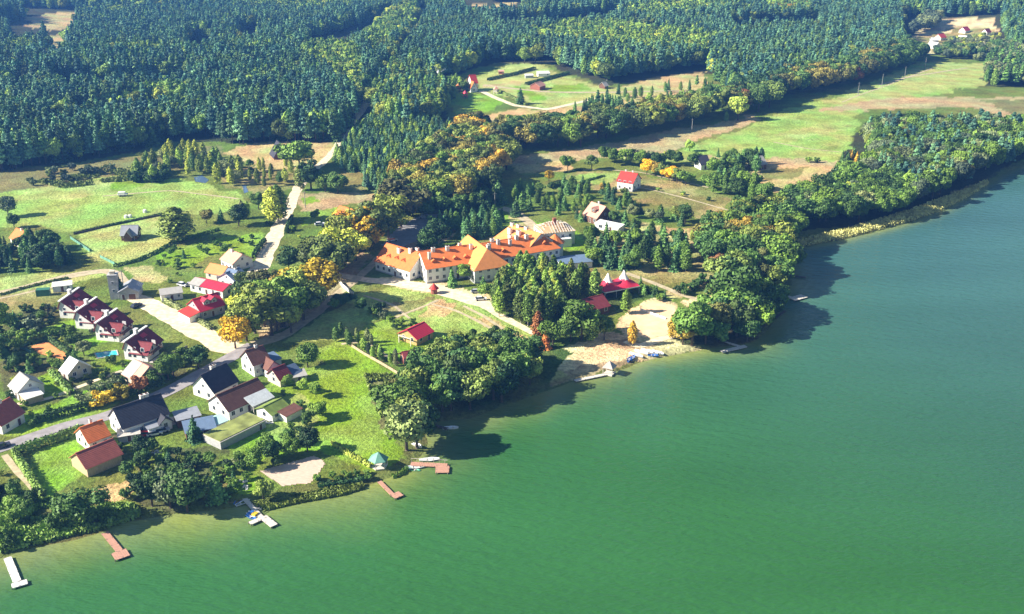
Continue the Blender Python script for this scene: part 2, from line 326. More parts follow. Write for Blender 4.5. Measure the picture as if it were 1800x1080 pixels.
def build_ground():
    X, Y = fan_grid(150, 3200, 620, 860, .62)
    x, y = X.ravel(), Y.ravel(); Z = HT(x, y)
    wk = np.clip(y/330, 1, 5); wx = x+(fnoise(x, y, 9)-.5)*5+(fnoise(x+5, y+8, 26)-.5)*9*(wk-1)+(fnoise(x+500, y, 2.2)-.5)*1.6; wy = y+(fnoise(x+90, y+40, 9)-.5)*6*wk+(fnoise(x+55, y+28, 26)-.5)*14*(wk-1)+(fnoise(x, y+300, 2.2)-.5)*1.8
    col = np.empty((len(x), 3)); col[:] = GC['grass']
    mixn = fnoise(x, y, 28)[:, None]; col = col*(.75+.5*mixn)
    mixm = np.clip((fnoise(x+33, y+5, 14)-.5)*6, 0, 1)[:, None]; col = col*(1-.4*mixm)+np.array(GC['olive'])*.4*mixm
    for k, pts in GP:
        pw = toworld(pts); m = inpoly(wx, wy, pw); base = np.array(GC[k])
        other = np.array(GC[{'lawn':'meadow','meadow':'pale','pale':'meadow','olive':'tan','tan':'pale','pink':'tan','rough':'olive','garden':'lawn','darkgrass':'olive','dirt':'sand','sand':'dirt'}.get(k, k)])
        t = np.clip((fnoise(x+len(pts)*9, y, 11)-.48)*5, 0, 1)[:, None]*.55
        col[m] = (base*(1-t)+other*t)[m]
    d = polydist(x, y, SHW); ins = inpoly(x, y, LANDW)
    sh = (d < SHOREBAND+fnoise(x, y, 6)*3) & ins
    col[sh] = col[sh]*.55+np.array(GC['wet'])*.45
    col[~ins] = (.2,.17,.07)
    keep = (ins | (d < 25))
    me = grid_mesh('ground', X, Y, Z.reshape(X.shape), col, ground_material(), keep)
    structure(link('ground', me))
build_ground()

def water_material():
    m, nt, b = newmat('lake_water')
    at = N(nt, 'ShaderNodeAttribute', attribute_name='albedo'); tc = N(nt, 'ShaderNodeTexCoord')
    n1 = N(nt, 'ShaderNodeTexNoise'); n1.inputs['Scale'].default_value = .012; n1.inputs['Detail'].default_value = 5
    mp = N(nt, 'ShaderNodeMapping'); mp.inputs['Rotation'].default_value = (0, 0, math.radians(-12)); mp.inputs['Scale'].default_value = (.55, 2.2, 1)
    nt.links.new(tc.outputs['Object'], mp.inputs[0]); nt.links.new(mp.outputs[0], n1.inputs['Vector'])
    r = N(nt, 'ShaderNodeMapRange'); r.inputs[1].default_value = .3; r.inputs[2].default_value = .7; r.inputs[3].default_value = .9; r.inputs[4].default_value = 1.12
    nt.links.new(n1.outputs['Fac'], r.inputs[0])
    v = N(nt, 'ShaderNodeVectorMath', operation='SCALE'); nt.links.new(at.outputs['Color'], v.inputs[0]); nt.links.new(r.outputs[0], v.inputs['Scale'])
    nt.links.new(v.outputs[0], b.inputs['Base Color'])
    b.inputs['Roughness'].default_value = .12; b.inputs['IOR'].default_value = 1.33; b.inputs['Specular IOR Level'].default_value = .4
    # wind ripples: long-crested waves broken by noise
    mp2 = N(nt, 'ShaderNodeMapping'); mp2.inputs['Rotation'].default_value = (0, 0, math.radians(24)); mp2.inputs['Scale'].default_value = (.38, 1, 1)
    nt.links.new(tc.outputs['Object'], mp2.inputs[0])
    wv = N(nt, 'ShaderNodeTexNoise'); wv.inputs['Scale'].default_value = .8; wv.inputs['Detail'].default_value = 3; wv.inputs['Roughness'].default_value = .5
    nt.links.new(mp2.outputs[0], wv.inputs['Vector'])
    n3 = N(nt, 'ShaderNodeTexNoise'); n3.inputs['Scale'].default_value = 1.6; n3.inputs['Detail'].default_value = 3; nt.links.new(mp2.outputs[0], n3.inputs['Vector'])
    mp3 = N(nt, 'ShaderNodeMapping'); mp3.inputs['Rotation'].default_value = (0, 0, math.radians(24)); nt.links.new(tc.outputs['Object'], mp3.inputs[0])
    bw = N(nt, 'ShaderNodeTexWave'); bw.bands_direction = 'Y'; bw.inputs['Scale'].default_value = .075; bw.inputs['Distortion'].default_value = 5; bw.inputs['Detail'].default_value = 3; bw.inputs['Detail Scale'].default_value = .9; nt.links.new(mp3.outputs[0], bw.inputs['Vector'])
    aw = N(nt, 'ShaderNodeMath', operation='MULTIPLY_ADD'); aw.inputs[1].default_value = .16; nt.links.new(bw.outputs['Fac'], aw.inputs[0]); nt.links.new(wv.outputs['Fac'], aw.inputs[2])
    ad = N(nt, 'ShaderNodeMath', operation='MULTIPLY_ADD'); ad.inputs[1].default_value = .3; nt.links.new(n3.outputs['Fac'], ad.inputs[0]); nt.links.new(aw.outputs[0], ad.inputs[2])
    bp = N(nt, 'ShaderNodeBump'); bp.inputs['Strength'].default_value = .5; bp.inputs['Distance'].default_value = .6
    nt.links.new(ad.outputs[0], bp.inputs['Height']); nt.links.new(bp.outputs[0], b.inputs['Normal']); return m
def build_water():
    ys = 1/np.linspace(1/110, 1/3200, 420); nx = 520
    Y = np.repeat(ys[:, None], nx, 1); X = np.linspace(-1, 1, nx)[None, :]*(ys[:, None]*.75+90)
    x, y = X.ravel(), Y.ravel(); d = polydist(x, y, SHW); ins = inpoly(x, y, LANDW)
    deep = np.array((.032,.131,.033)); sky_sheen = np.array((.050,.136,.136)); shal = np.array((.26,.29,.06)); mud = np.array((.19,.23,.10))
    g = np.clip((y-250+(x+60)*.5)/290, 0, 1)[:, None]; g = np.clip(g+(fnoise(x, y, 140)[:, None]-.5)*.45, 0, 1)  # reflected sky painted into the colour, bluer far off and to the right
    col = deep*(1-g)+sky_sheen*g
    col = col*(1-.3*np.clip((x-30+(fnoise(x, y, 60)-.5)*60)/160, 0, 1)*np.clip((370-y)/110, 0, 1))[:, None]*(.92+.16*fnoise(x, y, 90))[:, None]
    shw = 3+12*fnoise(x, y, 30)*np.clip((430-y)/150, .12, 1)       # the bottom shows through where it is shallow
    t = np.exp(-(d/np.maximum(shw, 1.5))**1.4)[:, None]*.95
    mm = fnoise(x+77, y, 12)[:, None]; s = shal*mm+mud*(1-mm)
    col = col*(1-t)+s*t
    keep = ~(ins & (d > 12))
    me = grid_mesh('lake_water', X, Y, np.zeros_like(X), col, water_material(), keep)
    structure(link('lake_water', me))
build_water()

# roads and flat patches laid a few centimetres above the ground
def ribbon(name, pts, width, m, lift=.05, wn=.25):
    pw = toworld(pts); segs = []
    for i in range(len(pw)-1):
        n = max(2, int(np.linalg.norm(pw[i+1]-pw[i])/1.5)); segs += [pw[i]+(pw[i+1]-pw[i])*k/n for k in range(n)]
    segs.append(pw[-1]); c = np.array(segs)
    for _ in range(6): c[1:-1] = (c[:-2]+c[1:-1]*2+c[2:])/4
    t = np.gradient(c, axis=0); t /= np.linalg.norm(t, axis=1)[:, None]; nrm = np.stack([-t[:,1], t[:,0]], 1)
    ww = np.interp(np.linspace(0, 1, len(c)), np.linspace(0, 1, len(width)), width) if isinstance(width, (list, tuple)) else np.full(len(c), width)
    K = 7; rows = []
    for k in range(K):
        e = (k/(K-1)-.5)*ww; e = e*(1+wn*(fnoise(c[:,0]+k//4*50, c[:,1], 5)-.5)*(1 if k in (0, K-1) else .5)*2)
        rows.append(c+nrm*e[:, None])
    g = np.stack(rows, 1); X, Y = g[..., 0], g[..., 1]; Z = HT(X.ravel(), Y.ravel()).reshape(X.shape)+lift
    return structure(link(name, grid_mesh(name, X, Y, Z, None, m)))
def sheet(name, pts, m, lift=.05, jag=.5, res=1.2):
    pw = toworld(pts); x0, y0 = pw.min(0)-2; x1, y1 = pw.max(0)+2
    r = max(res, math.sqrt((x1-x0)*(y1-y0)/40000))
    xs = np.arange(x0, x1, r); ys = np.arange(y0, y1, r); X, Y = np.meshgrid(xs, ys)
    x, y = X.ravel(), Y.ravel(); k = inpoly(x+(fnoise(x,y,4)-.5)*jag*4, y+(fnoise(x+50,y,4)-.5)*jag*4, pw)
    # snap border vertices by keeping only full quads; fine steps hide the stair
    Z = HT(x, y).reshape(X.shape)+lift
    idx = np.arange(X.size).reshape(X.shape); q = np.stack([idx[:-1,:-1], idx[:-1,1:], idx[1:,1:], idx[1:,:-1]], -1).reshape(-1, 4)
    kk = np.zeros(X.size, bool); q = q[k[q].all(1)]; 
    me = bpy.data.meshes.new(name); used = np.unique(q); mp = -np.ones(X.size, int); mp[used] = np.arange(len(used))
    co = np.stack([x, y, Z.ravel()], 1)[used]; me.from_pydata(co.tolist(), [], mp[q].tolist()); me.materials.append(m)
    return structure(link(name, me))
sandm = mat('sandy_road', (.76,.63,.43), .95, .32, .55, .3); asph = mat('worn_asphalt', (.33,.30,.30), .9, .22, .5); trackm = mat('dirt_track', (.50,.41,.26), .95, .3, .6)
ribbon('sandy_road', [(232,522),(262,534),(300,556),(345,582),(380,602),(408,616),(436,612)], [6,8,8.5,8.5,8.5,9,7], sandm)
ribbon('sandy_road', [(408,612),(404,585),(408,560),(418,530)], [5,4,4], trackm, .03)
ribbon('sandy_road', [(436,505),(446,488),(458,468),(466,448),(476,430),(486,408),(496,388),(506,368),(514,350),(524,330)], [9,8,7,7,7,6,6,6,5,5], sandm)
ribbon('sandy_road', [(524,330),(534,318),(548,300),(566,288),(580,274),(590,263),(606,240),(622,212),(636,194),(650,172),(668,140),(690,112)], [5,5,5,5.5,5.5,6,6,6,6], sandm)
ribbon('sandy_road', [(232,522),(222,505),(208,484),(190,476),(150,480),(90,492),(40,506),(-80,530)], [6,5,5,5,4,3,3], trackm)
ribbon('asphalt_road', [(-160,842),(-60,808),(0,788),(60,768),(120,748),(180,735),(240,712),(300,686),(335,667),(370,648),(410,626),(446,606)], 5.5, asph, .08, .05)
ribbon('sandy_road', [(446,606),(500,590),(560,548),(590,520),(625,492),(650,470),(680,440),(700,420)], [6,4,3.5,3.5,3.5,3.5], trackm, .04)
ribbon('dirt_track', [(590,482),(640,492),(700,498),(760,506),(800,518),(850,534),(880,556),(915,574),(946,590)], [4,5,6,8,8,7,4,3,3], sandm, .04)
ribbon('dirt_track', [(20,712),(70,706),(110,692),(160,672),(215,652)], 1.6, sandm, .04)
ribbon('dirt_track', [(880,366),(905,372),(930,392),(955,410)], 5, trackm, .04)
for tr in ([(760,535),(800,545),(850,570),(900,600)],[(690,560),(730,545),(770,528)],[(815,538),(850,556),(885,580),(930,606)],[(640,520),(690,535),(720,560)],[(0,525),(60,512),(130,498)],[(1245,330),(1180,315),(1125,303),(1060,298),(1010,300)],[(1640,120),(1560,150),(1480,180)],[(180,345),(300,335),(420,350)],[(600,605),(640,600),(700,640)],[(1060,335),(1130,330),(1210,350),(1280,370)],[(1360,250),(1420,262),(1480,268)]):
    ribbon('dirt_track', tr, 1.3, trackm, .04, .5)
ribbon('dirt_track', [(8,800),(30,830),(60,860),(75,880)], 1.8, trackm, .04)
ribbon('dirt_track', [(1100,480),(1160,502),(1200,520),(1240,530)], 2.5, trackm, .04)
ribbon('dirt_track', [(850,150),(900,156),(960,162),(1060,163),(1180,160),(1290,166)], 4, trackm, .06)
ribbon('dirt_track', [(845,160),(870,172),(905,186),(960,193),(1020,180),(1060,172)], 4.5, sandm, .07)
ribbon('dirt_track', [(1100,600),(1120,612),(1150,600),(1180,590),(1200,592)], 3, sandm, .07)
ribbon('dirt_track', [(1545,150),(1600,135),(1700,120)], 2.5, trackm, .07)
sheet('clay_court', [(1092,560),(1150,527),(1190,538),(1180,585),(1150,596),(1108,588)], mat('orange_clay', (.86,.58,.33), .95, .2, .3), .06, .9, .5)
sheet('ploughed_plot', [(455,828),(552,800),(575,815),(548,850),(495,857)], mat('pale_soil', (.62,.47,.36), .95, .2, .8, .3, (1,4,1)), .06, .2, .4)
sheet('hotel_yard', [(668,432),(700,398),(745,376),(790,376),(800,392),(770,412),(725,428),(700,440)], mat('paved_yard', (.34,.33,.34), .9, .2, .5), .05, .3, .8)
sheet('parking_yard', [(225,760),(300,732),(318,734),(312,745),(250,772)], mat('yard_sand', (.62,.5,.36), .95, .2, .5), .05, .2, .4)
sheet('sandy_yard', [(430,508),(455,484),(476,480),(470,500),(445,512)], sandm, .03, .2, .6)
ponds = mat('pond_water', (.10,.17,.28), .05, .1, spec=.6)
for pp in ([(340,312),(355,308),(368,316),(362,323),(342,320)], [(424,326),(432,324),(438,338),(428,341)]):
    sheet('pond_water', pp, ponds, .07, .1, .6)

# ------------------------------------------------------------------ foliage prototypes
def leafmesh(name, pts, nrm, size, mats, core=None):
    n = len(pts); a = RNG.normal(size=(n, 3)); nrm = nrm+RNG.normal(size=(n, 3))*.45; nrm /= np.linalg.norm(nrm, axis=1)[:, None]
    u = np.cross(nrm, a); u /= np.linalg.norm(u, axis=1)[:, None]; v = np.cross(nrm, u)
    s = size*RNG.uniform(.6, 1.35, n)[:, None]; bend = nrm*s*.35
    q = np.stack([pts-u*s-v*s*.7-bend, pts+u*s*.9-v*s*.8, pts+u*s+v*s*.75-bend, pts-u*s*.8+v*s*.7], 1).reshape(-1, 3)
    me = bpy.data.meshes.new(name); me.vertices.add(4*n); me.vertices.foreach_set('co', q.ravel().astype('f4'))
    me.loops.add(4*n); me.loops.foreach_set('vertex_index', np.arange(4*n, dtype='i4')); me.polygons.add(n)
    me.polygons.foreach_set('loop_start', np.arange(0, 4*n, 4, dtype='i4'))
    for m in mats: me.materials.append(m)
    me.update(calc_edges=True); me.validate(); return me
def sphere_dirs(n):
    d = RNG.normal(size=(n, 3)); return d/np.linalg.norm(d, axis=1)[:, None]
def crown_broad(n=3600, lobes=24, rx=.42, z0=.22, z1=1.0, size=.0235, flat_=1.0):
    cz = (z0+z1)/2; rz = (z1-z0)/2; P_, N_ = [], []
    D = sphere_dirs(lobes); D[:, 2] = D[:, 2]*.9+.12
    for i in range(lobes):
        rr = RNG.uniform(.62, .9); c = np.array([D[i,0]*rx*rr, D[i,1]*rx*rr, cz+D[i,2]*rz*rr*.85]); lr = RNG.uniform(.11, .2)
        k = n//lobes; d = sphere_dirs(k); P_.append(c+d*[lr, lr, lr*.8]*RNG.uniform(.75, 1.05, (k, 1))); N_.append(d)
    k = n//5; d = sphere_dirs(k); P_.append(np.array([0, 0, cz])+d*[rx*.72, rx*.72, rz*.8]*RNG.uniform(.5, 1, (k, 1))); N_.append(d)
    return np.vstack(P_), np.vstack(N_), size
def crown_cone(n=1200, r=.2, z0=.12, size=.028, tiers=9, lump=.35, top=1.0, power=.8):
    P_, N_ = [], []
    for t in range(tiers):
        f = t/(tiers-1); z = z0+(top-.03-z0)*f; rad = r*(1-f)**power+.012; k = max(14, int(n*(rad**1.2)/(r**1.2)/tiers*1.9))
        nb = max(5, int(9*(1-f)+4)); ang0 = RNG.uniform(0, 6)
        for j in range(nb):
            a = ang0+2*math.pi*j/nb+RNG.uniform(-.25, .25); L = rad*RNG.uniform(.7, 1.2); kk = max(3, k//nb)
            s = RNG.uniform(.15, 1, kk)**.7; zz = z+(.5-s)*.06+RNG.normal(size=kk)*.014
            w_ = (.25+.6*s)*lump*rad
            p = np.stack([np.cos(a)*L*s+RNG.normal(size=kk)*w_*.45, np.sin(a)*L*s+RNG.normal(size=kk)*w_*.45, zz], 1)
            P_.append(p); nn = np.stack([np.cos(a)*s*.8, np.sin(a)*s*.8, np.full(kk, .7)], 1); N_.append(nn)
    return np.vstack(P_), np.vstack(N_), size
def crown_pine(n=1500, size=.026):
    P_, N_ = [], []
    L = 13
    for i in range(L):
        f = (i+.5)/L; z = .32+.66*f; rad = (.13 if f < .35 else .13*(1-(f-.35)/.68)+.012); a = i*2.4
        c = np.array([math.cos(a)*rad*.62, math.sin(a)*rad*.62, z]); lr = .035+.065*(1-f); k = n//L; d = sphere_dirs(k)
        P_.append(c+d*[lr*1.25, lr*1.25, lr*.65]*RNG.uniform(.6, 1.1, (k, 1))); N_.append(d+[0, 0, .4])
    return np.vstack(P_), np.vstack(N_), size
def crown_slim(n=1300, r=.15, size=.026):
    P_, N_ = [], []; L = 17
    for i in range(L):
        f = (i+.5)/L; z = .16+.82*f; rad = r*math.sin(math.pi*min(1, .22+f*.8))**.8+.01; a = i*2.4+RNG.uniform(-.4, .4)
        c = np.array([math.cos(a)*rad*.5, math.sin(a)*rad*.5, z]); lr = rad*.75+.015; k = n//L; d = sphere_dirs(k)
        P_.append(c+d*[lr, lr, lr*1.1]*RNG.uniform(.6, 1.1, (k, 1))); N_.append(d)
    return np.vstack(P_), np.vstack(N_), size
def trunkmesh(name, r, h, m, limbs=5, spread=.3, lean=.0):
    b = MB(); b.cyl((0,0,-.02), r*1.5, r*1.05, .05, 7); b.cyl((0,0,.02), r*1.08, r*.55, h-.02, 7, dx=lean)
    for i in range(limbs):
        a = i*2.4+.5; z = h*(.35+.5*i/max(1, limbs)); L = spread*(.6+.1*(i % 3)); n = 5
        b.cyl((lean*z/h, 0, z), r*.4, r*.1, L*.8, n, dx=math.cos(a)*L, dy=math.sin(a)*L)
    return b.mesh(name, m, True)
TINT = dict(pine=((.10,.185,.08),'dark green'), bluepine=((.10,.215,.14),'blue-green'), spruce=((.065,.135,.045),'deep green'), fir=((.09,.19,.06),'mid green'), leaf=((.095,.17,.03),'green'), dark=((.055,.115,.03),'dark green'),
 light=((.19,.30,.06),'light green'), lime=((.29,.35,.06),'yellow-green'), olive=((.145,.19,.04),'olive'), gold=((.56,.36,.02),'golden yellow'), amber=((.33,.23,.035),'amber'), brown=((.175,.165,.04),'russet brown'),
 red=((.34,.14,.05),'orange-red'), straw=((.29,.31,.15),'straw coloured'), grey=((.14,.18,.09),'grey-green'), willow=((.19,.25,.09),'silvery green'), yellow=((.55,.40,.03),'bright yellow'))
_fm = {}
def fol(t):
    if t in _fm: return _fm[t]
    m, nt, b = newmat('foliage_'+t); col = TINT[t][0]
    oi = N(nt, 'ShaderNodeObjectInfo'); tc = N(nt, 'ShaderNodeTexCoord'); ge = N(nt, 'ShaderNodeNewGeometry')
    n = N(nt, 'ShaderNodeTexNoise'); n.inputs['Scale'].default_value = .35; n.inputs['Detail'].default_value = 3; nt.links.new(ge.outputs['Position'], n.inputs['Vector'])
    r = N(nt, 'ShaderNodeMapRange'); r.inputs[1].default_value = .3; r.inputs[2].default_value = .7; r.inputs[3].default_value = .65; r.inputs[4].default_value = 1.5; nt.links.new(n.outputs['Fac'], r.inputs[0])
    r2 = N(nt, 'ShaderNodeMapRange'); r2.inputs[3].default_value = .55; r2.inputs[4].default_value = 1.6; nt.links.new(oi.outputs['Random'], r2.inputs[0])
    q = N(nt, 'ShaderNodeMath', operation='MULTIPLY'); nt.links.new(r.outputs[0], q.inputs[0]); nt.links.new(r2.outputs[0], q.inputs[1])
    # neighbouring trees drift between cooler and warmer green
    vn = N(nt, 'ShaderNodeTexNoise'); vn.inputs['Scale'].default_value = .02; vn.inputs['Detail'].default_value = 4; nt.links.new(oi.outputs['Location'], vn.inputs['Vector'])
    ad = N(nt, 'ShaderNodeMath', operation='MULTIPLY_ADD'); ad.inputs[1].default_value = .35; nt.links.new(oi.outputs['Random'], ad.inputs[0]); nt.links.new(vn.outputs['Fac'], ad.inputs[2])
    cr = N(nt, 'ShaderNodeValToRGB'); e = cr.color_ramp.elements; e[0].position = .45; e[0].color = (.8*col[0], .95*col[1], 1.15*col[2], 1); e[1].position = .85; e[1].color = (min(1, 1.35*col[0]), 1.2*col[1], .85*col[2], 1)
    nt.links.new(ad.outputs[0], cr.inputs[0])
    v = N(nt, 'ShaderNodeVectorMath', operation='SCALE'); nt.links.new(cr.outputs[0], v.inputs[0]); nt.links.new(q.outputs[0], v.inputs['Scale'])
    nt.links.new(v.outputs[0], b.inputs['Base Color']); b.inputs['Roughness'].default_value = .6; b.inputs['Specular IOR Level'].default_value = .25
    _fm[t] = m; return m
PROTO = {}
def proto(kind, crowns, trunk):
    PROTO[kind] = ([leafmesh(kind+'_crown', *c, [fol('leaf')]) for c in crowns], trunk)
proto('broadleaf', [crown_broad(), crown_broad(3800, 30, .4, .2, 1.0), crown_broad(3400, 19, .46, .25, .95, .026), crown_broad(3600, 26, .34, .15, 1.0), crown_broad(3000, 15, .38, .18, 1.0, .025)], trunkmesh('broadleaf_trunk', .028, .62, M['bark'], 7, .22))
proto('spruce', [crown_cone(1300, .27, .06, .03, 9, .45), crown_cone(1400, .3, .05, .031, 9, .5, 1, .7), crown_cone(1200, .22, .06, .028, 9, .45)], trunkmesh('spruce_trunk', .015, .85, M['bark'], 0))
proto('pine', [crown_pine(), crown_pine(1600, .024), crown_cone(1100, .14, .25, .024, 9, .5, 1, .7), crown_cone(1000, .12, .3, .024, 8, .5, 1, .55)], trunkmesh('pine_trunk', .014, .85, M['bark'], 5, .12))
proto('birch', [crown_slim(2300, .15, .0195), crown_slim(2500, .18, .02), crown_slim(1900, .13, .018)], trunkmesh('birch_trunk', .013, .8, M['birchbark'], 5, .1))
proto('bush', [crown_broad(1300, 10, .6, .0, 1.0, .052), crown_broad(1200, 9, .7, .0, .9, .055)], trunkmesh('bush_stem', .03, .5, M['bark'], 4, .3))
KN = dict(broadleaf=('broadleaf_tree','tree'), spruce=('spruce_tree','tree'), pine=('pine_tree','tree'), birch=('birch_tree','tree'), bush=('garden_bush','bush'))

TREES = []      # dicts: k kind, x y, h height, w width factor, t tint, label, group
def one(px, py, h, k='broadleaf', t='leaf', label=None, w=1.0, group=None):
    p = P(px, py); TREES.append(dict(k=k, x=p[0], y=p[1], h=h*(1.2 if k=='broadleaf' and h>11 else 1), w=w, t=t, label=label, group=group, pri=label is not None and group is None))
HOUSES_XY = []; ROADS = [(toworld([(222,515),(262,534),(300,556),(345,582),(380,602),(408,616),(446,612)]), 7.5), (toworld([(436,505),(458,468),(476,430),(496,388),(514,350),(524,330),(548,300),(590,263),(640,190)]), 5), (toworld([(0,788),(60,768),(120,748),(180,735),(240,712),(300,686),(335,667),(370,648),(446,606)]), 5.5), (toworld([(168,621),(205,622)]), 7), (toworld([(590,482),(700,498),(800,518),(880,556),(946,590)]), 6)]
def pickmix(mix):
    r = random.random()*sum(m[-1] for m in mix)
    for m in mix:
        r -= m[-1]
        if r <= 0: return m
    return mix[-1]
def region(pts, spacing, mix, where, group, avoid=(), hole=(), dens=1.0, edge=True):
    """mix: (kind, tint, hmin, hmax, weight)"""
    pw = toworld(pts); x0, y0 = pw.min(0); x1, y1 = pw.max(0)
    xs = np.arange(x0, x1, spacing); ys = np.arange(y0, y1, spacing*.9); X, Y = np.meshgrid(xs, ys); X = X+((np.arange(len(ys)) % 2)*spacing/2)[:, None]
    x = X.ravel()+RNG.uniform(-.42, .42, X.size)*spacing; y = Y.ravel()+RNG.uniform(-.42, .42, X.size)*spacing
    k = inpoly(x, y, pw)
    for h in hole: k &= ~inpoly(x, y, toworld(h))
    if dens < 1: k &= RNG.random(x.size) < dens
    for cx, cy, cr in HOUSES_XY: k &= (x-cx)**2+(y-cy)**2 > cr*cr
    if spacing < 8.2 and max(m[3] for m in mix) < 9:
        for rw, wd in ROADS: k &= polydist(x, y, rw) > wd
    k &= inpoly(x, y, LANDW); x, y = x[k], y[k]
    # keep only what can reach the picture (with a margin for other viewpoints)
    u = x/np.maximum(y*cp+CAMH*sp, 1)*F
    k = (np.abs(u) < 1080) & (y > 120); x, y = x[k], y[k]
    pat = fnoise(x, y, 60); pu = 900+x/(y*cp+CAMH*sp)*F; vis = pu[(pu > 0) & (pu < 1800)]; q1, q2 = (np.percentile(vis, 33), np.percentile(vis, 67)) if len(vis) else (0, 0)
    def spot(u):
        if 'big dark pine forest' in where:
            return ('in the big forest at the left edge of the picture' if u < 120 else 'in the big forest above the scrubby grass' if u < 300 else 'in the big forest above the pond thicket' if u < 440 else 'in the big forest behind the pointed barn' if u < 550 else 'in the big forest beside the road gap')
        return where.replace('dense ','')+(', left part' if u < q1 else ', middle part' if u < q2 else ', right part')
    for i in range(len(x)):
        m = pickmix(mix); h = m[2]+(m[3]-m[2])*(.6*random.random()+.4*pat[i])
        TREES.append(dict(k=m[0], x=x[i], y=y[i], h=h, w=random.uniform(.85, 1.15), t=m[1], label=None, where=spot(pu[i]), group=group, pri=False))
def along(pts, spacing, mix, where, group, jit=1.5, rows=1, rowgap=6):
    pw = toworld(pts)
    for i in range(len(pw)-1):
        a, b = pw[i], pw[i+1]; L = np.linalg.norm(b-a); n = max(1, int(L/spacing)); d = (b-a)/L; nn = np.array([-d[1], d[0]])
        for k in range(n):
            for r in range(rows):
                q = a+d*(k+.5+random.uniform(-.2, .2))*L/n+nn*(r*rowgap)+RNG.normal(size=2)*jit*.5; m = pickmix(mix)
                TREES.append(dict(k=m[0], x=q[0], y=q[1], h=random.uniform(m[2], m[3]), w=random.uniform(.85, 1.15), t=m[1], label=None, where=where, group=group, pri=False))

# ------------------------------------------------------------------ buildings
def win_mesh(w_=1.1, h=1.2):
    b = MB(); b.box((0, 0, 0), (w_+.24, .08, h+.24), 0, 0)
    for sx in (-1, 1): b.box((sx*w_/4, -.035, .12), (w_/2-.08, .06, h), 0, 1)
    return b.mesh('window', [M['frame'], M['glass']])
WIN = win_mesh(); WINB = win_mesh(1.7, 1.3); WINS = win_mesh(.8, .8)
_b = MB(); _b.box((0,0,0), (1.15,.1,2.15), 0, 0); _b.box((0,-.04,.1), (.9,.08,1.95), 0, 1); DOOR = _b.mesh('door', [M['frame'], M['door']])
_b = MB(); _b.box((0,0,0), (2.6,.1,2.3), 0, 0); _b.box((0,-.04,.05), (2.4,.08,2.15), 0, 1); GATE = _b.mesh('garage_door', [M['frame'], M['brownw']])
def xf(p, c, rz):
    ca, sa = math.cos(rz), math.sin(rz); return (c[0]+p[0]*ca-p[1]*sa, c[1]+p[0]*sa+p[1]*ca, c[2]+p[2] if len(c) > 2 else p[2])
